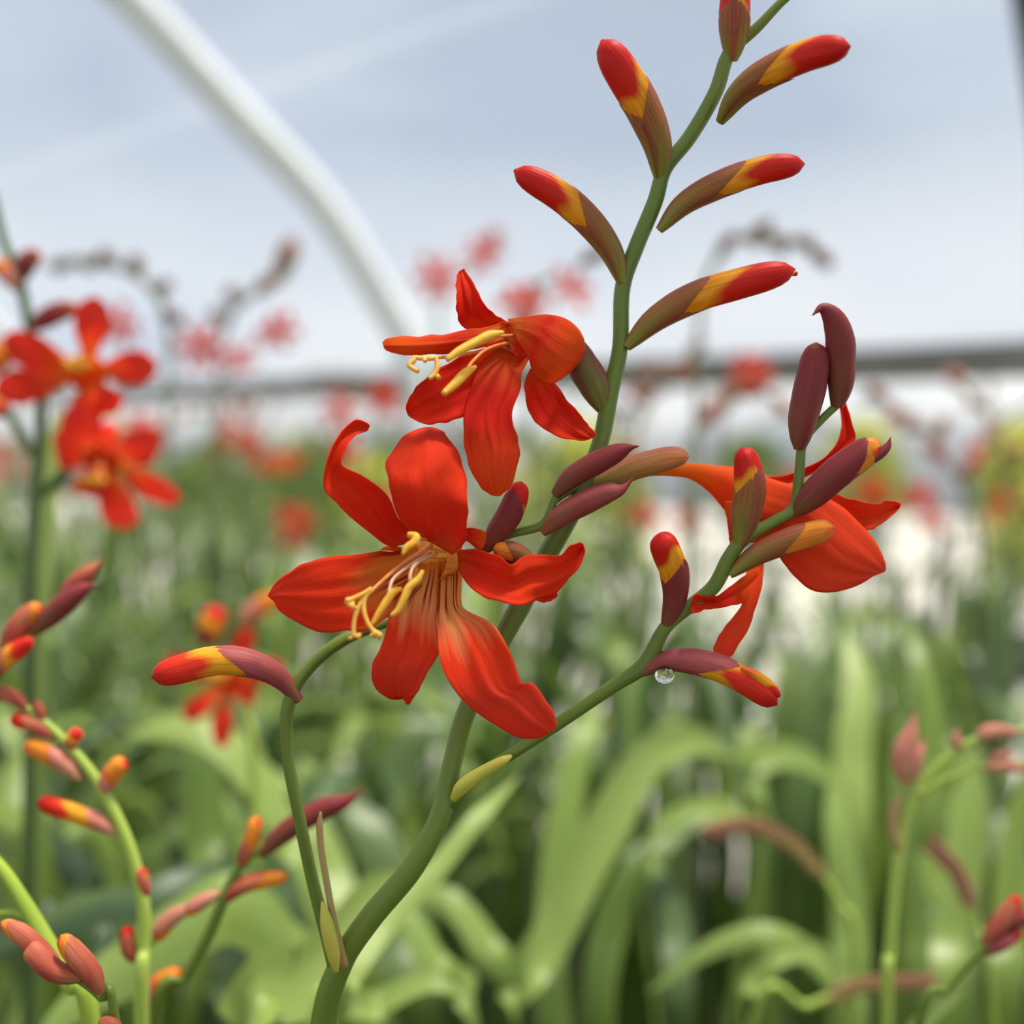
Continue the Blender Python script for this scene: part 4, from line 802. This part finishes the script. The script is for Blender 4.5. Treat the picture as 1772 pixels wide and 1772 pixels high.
# ================================================================== BED OF PLANTS (copied clumps)
def proto(k, kind):
    rg = random.Random(100 + k); t = thing('crocosmia_plant', '', 'flowering plant')
    for i in range(11):
        a = rg.uniform(0, 6.28); hgt = rg.uniform(.62, .86); lean = rg.uniform(.03, .16); br_ = rg.uniform(.02, .25); dx, dy = math.cos(a), math.sin(a)
        b0 = Vector((rg.uniform(-.04, .04), rg.uniform(-.04, .04), 0))
        pts = [b0, b0 + Vector((dx * lean * .3, dy * lean * .3, hgt * .4)), b0 + Vector((dx * lean, dy * lean, hgt * .85)), b0 + Vector((dx * (lean + br_ * .5), dy * (lean + br_ * .5), hgt)), b0 + Vector((dx * (lean + br_ * 1.1), dy * (lean + br_ * 1.1), hgt - br_ * rg.uniform(.1, .8)))]
        sa = a + math.pi / 2 + rg.uniform(-.7, .7)
        leaf_w(pts, rg.uniform(.009, .017), rg.choice([M['leaf'], M['leaf'], M['leaf_light'], M['leaf_blue']]), t, side=(math.cos(sa), math.sin(sa), 0), n=18, nw=3)
    if kind:
        for s_ in range(1 if kind == 3 else 2):
            a = rg.uniform(0, 6.28); dx, dy = math.cos(a), math.sin(a); H = rg.uniform(.92, 1.04)
            b0 = Vector((rg.uniform(-.03, .03), rg.uniform(-.03, .03), 0))
            pts = [b0, b0 + Vector((dx * .03, dy * .03, H * .5)), b0 + Vector((dx * .06, dy * .06, H * .88)), b0 + Vector((dx * .10, dy * .10, H)), b0 + Vector((dx * .17, dy * .17, H + .05)), b0 + Vector((dx * .25, dy * .25, H + .05))]
            tube('stem', pts, [.004, .004, .003, .0025, .002, .001], M['stem' if kind != 2 else 'stem_grey'], t, 24, 6)
            C_ = cr([list(p) for p in pts], 60)
            for j in range(11):
                i = 36 + j * 2; q = Vector(C_[i]); sg = 1 if j % 2 else -1; side = Vector((-dy, dx, 0)) * sg
                if kind == 1 and j in (0, 1, 2) or kind == 3 and j in (0, 2):
                    ax = (side * .8 + Vector((0, 0, .25)) - Vector((dx, dy, 0)) * .2)
                    flower_w(q + ax.normalized() * .03, ax, (0, 0, 1), .030, M['petal_far'] if (k + j) % 3 else M['petal_far_pink'], t, simple_=True, seed=j + k * 7, tube_to=q, pw=.22)
                else:
                    l_ = .030 * (1 - j * .05); e_ = side * .6 + Vector((dx, dy, 0)) * .5 + Vector((0, 0, .55)); e_.normalize()
                    mb_ = 'bract_green' if kind == 2 else ('bract_olive' if j > 6 else 'bract_rose')
                    bud_w([list(q), list(q + e_ * l_ * .5), list(q + e_ * l_)], .0034 if kind != 2 else .003, 'fat', M[mb_] if kind == 2 or j > 6 else M['bud_red'], t, None, n=8, seg=8)
    return t
KL = {0: ('leafy crocosmia', 'leafy crocosmias in the bed'), 1: ('red flowering crocosmia', 'flowering crocosmias in the bed'),
      2: ('grey seeding crocosmia', 'seeding crocosmias in the bed'), 3: ('budding crocosmia', 'budding crocosmias in the bed')}
PR = [(proto(0, 0), 0), (proto(1, 0), 0), (proto(2, 1), 1), (proto(3, 1), 1), (proto(4, 2), 2), (proto(5, 3), 3), (proto(6, 0), 0)]
used = set(); ORD_ = ['first', 'second', 'third', 'fourth', 'fifth', 'sixth', 'seventh', 'eighth', 'ninth', 'tenth', 'eleventh', 'twelfth', 'thirteenth', 'fourteenth', 'fifteenth', 'sixteenth']
def put(i, X, Y, s, rz, z=1.):
    p, kd = PR[i]
    o = p if i not in used else copy_tree(p); used.add(i)
    o.location = (X, Y, 0); o.rotation_euler.z = rz; o.scale = (s, s, s * z)
    o['group'] = KL[kd][1]; o['category'] = 'flowering plant' if kd else 'leafy plant'
    return o, KL[kd][0]
def inside(X, Y, m=.10):   # stays on the tunnel side of the rail
    return (Vector((X, Y, 0)) - A0).dot(NI) > m
rp = random.Random(21)
Y = .86; row = 0
while Y < 4.3:
    half = Y * .47 + .06; X = -half; line = []
    while X < half:
        x_, y_ = X + rp.uniform(-.05, .05), Y + rp.uniform(-.05, .05)
        if inside(x_, y_) and not (rp.random() < (.28 if Y > 1.5 else .22)):
            near = y_ < 1.25
            i = rp.choice([0, 1, 6] if near else [0, 1, 0, 6, 4, 5, 6, 3 if row % 2 else 2, 5, 4])
            line.append((x_, put(i, x_, y_, rp.uniform(.90, 1.0), rp.uniform(0, 6.28), (.95 if near else np.interp(y_, [1.25, 2.0, 4], [.90, .82, .80])) * rp.uniform(.95, 1.03) * (1.12 if i in (2, 3, 4, 5) and not near else 1))))
        X += .20 if Y < 2 else .26
    line.sort(key=lambda q: q[0])
    for k, (_, (o, nm)) in enumerate(line): o['label'] = '%s in the %s row back of the bed, %s from left' % (nm, ORD[row], ORD[k])
    row += 1 if line else 0
    Y += .19 if Y < 2 else .28
# hand placed flower heads of the background, with their own stalks
def head(label, x, y, d, fl, bd=(), st='stem'):
    q = P(x, y, d); t = thing('crocosmia_plant', label, 'flowering plant', (q.x, q.y, 0))
    s_ = [(x - 5, 740 + (CAM_Z / d) * F, 7, d), (x - 4, y + 500, 7, d), (x, y + 120, 6, d)] + [(p[0], p[1], 5, d) for p in st_path.get(label, [(x, y)])]
    W = [Vector((q.x, q.y, 0)), Vector((q.x, q.y, q.z * .6))] + [P(a, b, c) for a, b, _, c in s_[2:]]
    tube('stem', W, [.003, .003] + [.0028] * (len(W) - 2), M[st], t, 40, 8)
    for (fx, fy, R_, petals, mt, ax) in fl:
        flower_w(P(fx, fy, d - .02), ax, (0, 0, 1), R_ / F * d, M[mt], t, petals, simple_=True, seed=int(fx), tube_to=P(fx + (x - fx) * .5, fy + 40, d + .01), pw=.22)
    for (bx, by, ex, ey, hw, mt) in bd:
        bud(FULL, [(bx, by), ((bx + ex) / 2, (by + ey) / 2 - 3), (ex, ey)], hw, 'fat', M[mt], t, None, d0=d, n=12, seg=10)
st_path = {
 'pink-red flowered crocosmia against the sky left of the hoop': [(380, 640), (400, 540), (470, 490), (510, 430)],
 'crocosmia with grey buds arching behind the upper left flower': [(290, 560), (240, 480), (150, 450), (80, 460)],
 'crocosmia with coral flowers behind the top flower': [(905, 590), (930, 500), (960, 480)],
 'faint pink flowered crocosmia right of the hoop foot': [(760, 520), (820, 470), (860, 400)],
 'greyish drooping crocosmia spike in the pale sky at right': [(1210, 560), (1240, 450), (1300, 405), (1380, 420), (1440, 460)],
 'bronze crocosmia spike behind the right branch': [(1190, 780), (1230, 720), (1290, 680), (1350, 690)],
 'crocosmia with small orange flowers left of the central flower': [(440, 860), (430, 780), (420, 740)],
 'blurred orange crocosmia between hoop foot and upper flower': [(640, 760), (650, 700), (600, 690)],
 'bronze seeding crocosmia nodding near the right edge': [(1690, 900), (1640, 800), (1600, 740), (1540, 700), (1490, 690)],
 'pinkish crocosmia spray right of the rail end': [(1745, 860), (1730, 760), (1690, 690), (1640, 660)],
 'bronze crocosmia spike between upper flower and right branch': [(1100, 760), (1120, 700), (1150, 650), (1190, 620)],
 'coral flowered crocosmia just beyond the right flower': [(1240, 940), (1300, 860), (1420, 850)],
}
ts = (-.2, -1, -.1)
head('pink-red flowered crocosmia against the sky left of the hoop', 375, 700, 1.15, [(345, 600, 48, None, 'petal_far_pink', ts), (480, 570, 42, None, 'petal_far', (.5, -.6, -.3)), (410, 620, 34, None, 'petal_far_pink', (.3, -.8, -.6))],
     [(440, 510, 480, 480, 14, 'bract_olive'), (480, 490, 510, 410, 18, 'bract_olive'), (420, 530, 390, 500, 14, 'bract_green'), (400, 560, 360, 540, 13, 'bract_green')], 'stem_grey')
head('crocosmia with grey buds arching behind the upper left flower', 290, 720, 1.0, [(205, 560, 42, None, 'petal_far_pink', ts)],
     [(240, 480, 230, 440, 14, 'bract_green'), (200, 465, 170, 435, 14, 'bract_green'), (170, 455, 140, 465, 14, 'bract_green'), (130, 452, 90, 470, 12, 'bract_green'), (260, 510, 300, 490, 12, 'bract_green'), (275, 540, 320, 560, 12, 'bract_green')], 'stem_grey')
head('crocosmia with coral flowers behind the top flower', 920, 720, .95, [(905, 525, 48, None, 'petal_far', ts), (985, 500, 46, [(60, .8, 0), (0, 1, 0), (-60, 1, 0), (130, 1, 0), (200, .8, 0)], 'petal_far_pink', (.5, -.8, .2))], [(1000, 460, 1060, 430, 12, 'bract_green')], 'stem_grey')
head('faint pink flowered crocosmia right of the hoop foot', 760, 700, 1.7, [(755, 480, 44, None, 'petal_far_pink', ts), (835, 440, 36, None, 'petal_far_pink', ts)], [(840, 440, 865, 395, 14, 'bract_rose')], 'stem_grey')
head('greyish drooping crocosmia spike in the pale sky at right', 1205, 760, .95, [], [(1240, 450, 1275, 400, 12, 'bract_green'), (1290, 410, 1320, 425, 13, 'bract_green'), (1330, 410, 1360, 440, 13, 'bract_green'), (1370, 415, 1410, 430, 13, 'bract_green'), (1400, 430, 1440, 465, 13, 'bract_green'), (1300, 405, 1340, 385, 10, 'bract_green')], 'stem_grey')
head('bronze crocosmia spike behind the right branch', 1190, 860, 1.1, [(1300, 640, 40, None, 'petal_far_pink', ts)], [(1210, 740, 1250, 690, 15, 'bract_rose'), (1240, 715, 1290, 660, 15, 'bract_olive'), (1290, 690, 1340, 650, 14, 'bract_rose'), (1340, 690, 1370, 720, 12, 'bract_rose')])
head('crocosmia with small orange flowers left of the central flower', 440, 1000, 1.25, [(510, 905, 44, None, 'petal_far', ts), (430, 765, 34, None, 'petal_far_pink', ts)], [(480, 790, 485, 820, 12, 'bud_orange')])
head('blurred orange crocosmia between hoop foot and upper flower', 640, 860, 1.4, [(590, 710, 38, None, 'petal_far_pink', ts), (668, 690, 38, None, 'petal_far', ts), (600, 780, 34, None, 'petal_far', ts)])
head('coral flowered crocosmia just beyond the right flower', 1240, 1010, 1.3, [(1110, 890, 34, None, 'petal_far', ts), (1190, 900, 30, None, 'petal_far', ts), (1510, 850, 34, None, 'petal_far', ts), (1590, 860, 34, None, 'petal_far', ts)])

head('bronze seeding crocosmia nodding near the right edge', 1700, 980, 1.1, [(1610, 900, 26, None, 'petal_far_pink', ts)], [(1640, 800, 1600, 770, 13, 'bract_rose'), (1600, 740, 1560, 740, 13, 'bract_tan'), (1570, 715, 1530, 730, 12, 'bract_rose'), (1540, 700, 1500, 670, 12, 'bract_tan'), (1660, 830, 1700, 790, 13, 'bract_rose'), (1620, 760, 1640, 720, 12, 'bract_tan')], 'stem_grey')
head('pinkish crocosmia spray right of the rail end', 1750, 960, 1.3, [(1690, 780, 22, None, 'petal_far_pink', ts)], [(1730, 760, 1700, 740, 12, 'bract_salmon'), (1700, 700, 1670, 700, 12, 'bract_tan'), (1670, 675, 1640, 640, 12, 'bract_salmon'), (1735, 800, 1765, 770, 12, 'bract_tan')], 'stem_grey')
head('bronze crocosmia spike between upper flower and right branch', 1100, 860, 1.2, [(1085, 790, 24, None, 'petal_far_pink', ts)], [(1120, 700, 1090, 670, 12, 'bract_rose'), (1140, 665, 1120, 630, 12, 'bract_tan'), (1160, 640, 1200, 650, 12, 'bract_rose'), (1190, 620, 1220, 590, 12, 'bract_tan')], 'stem_grey')
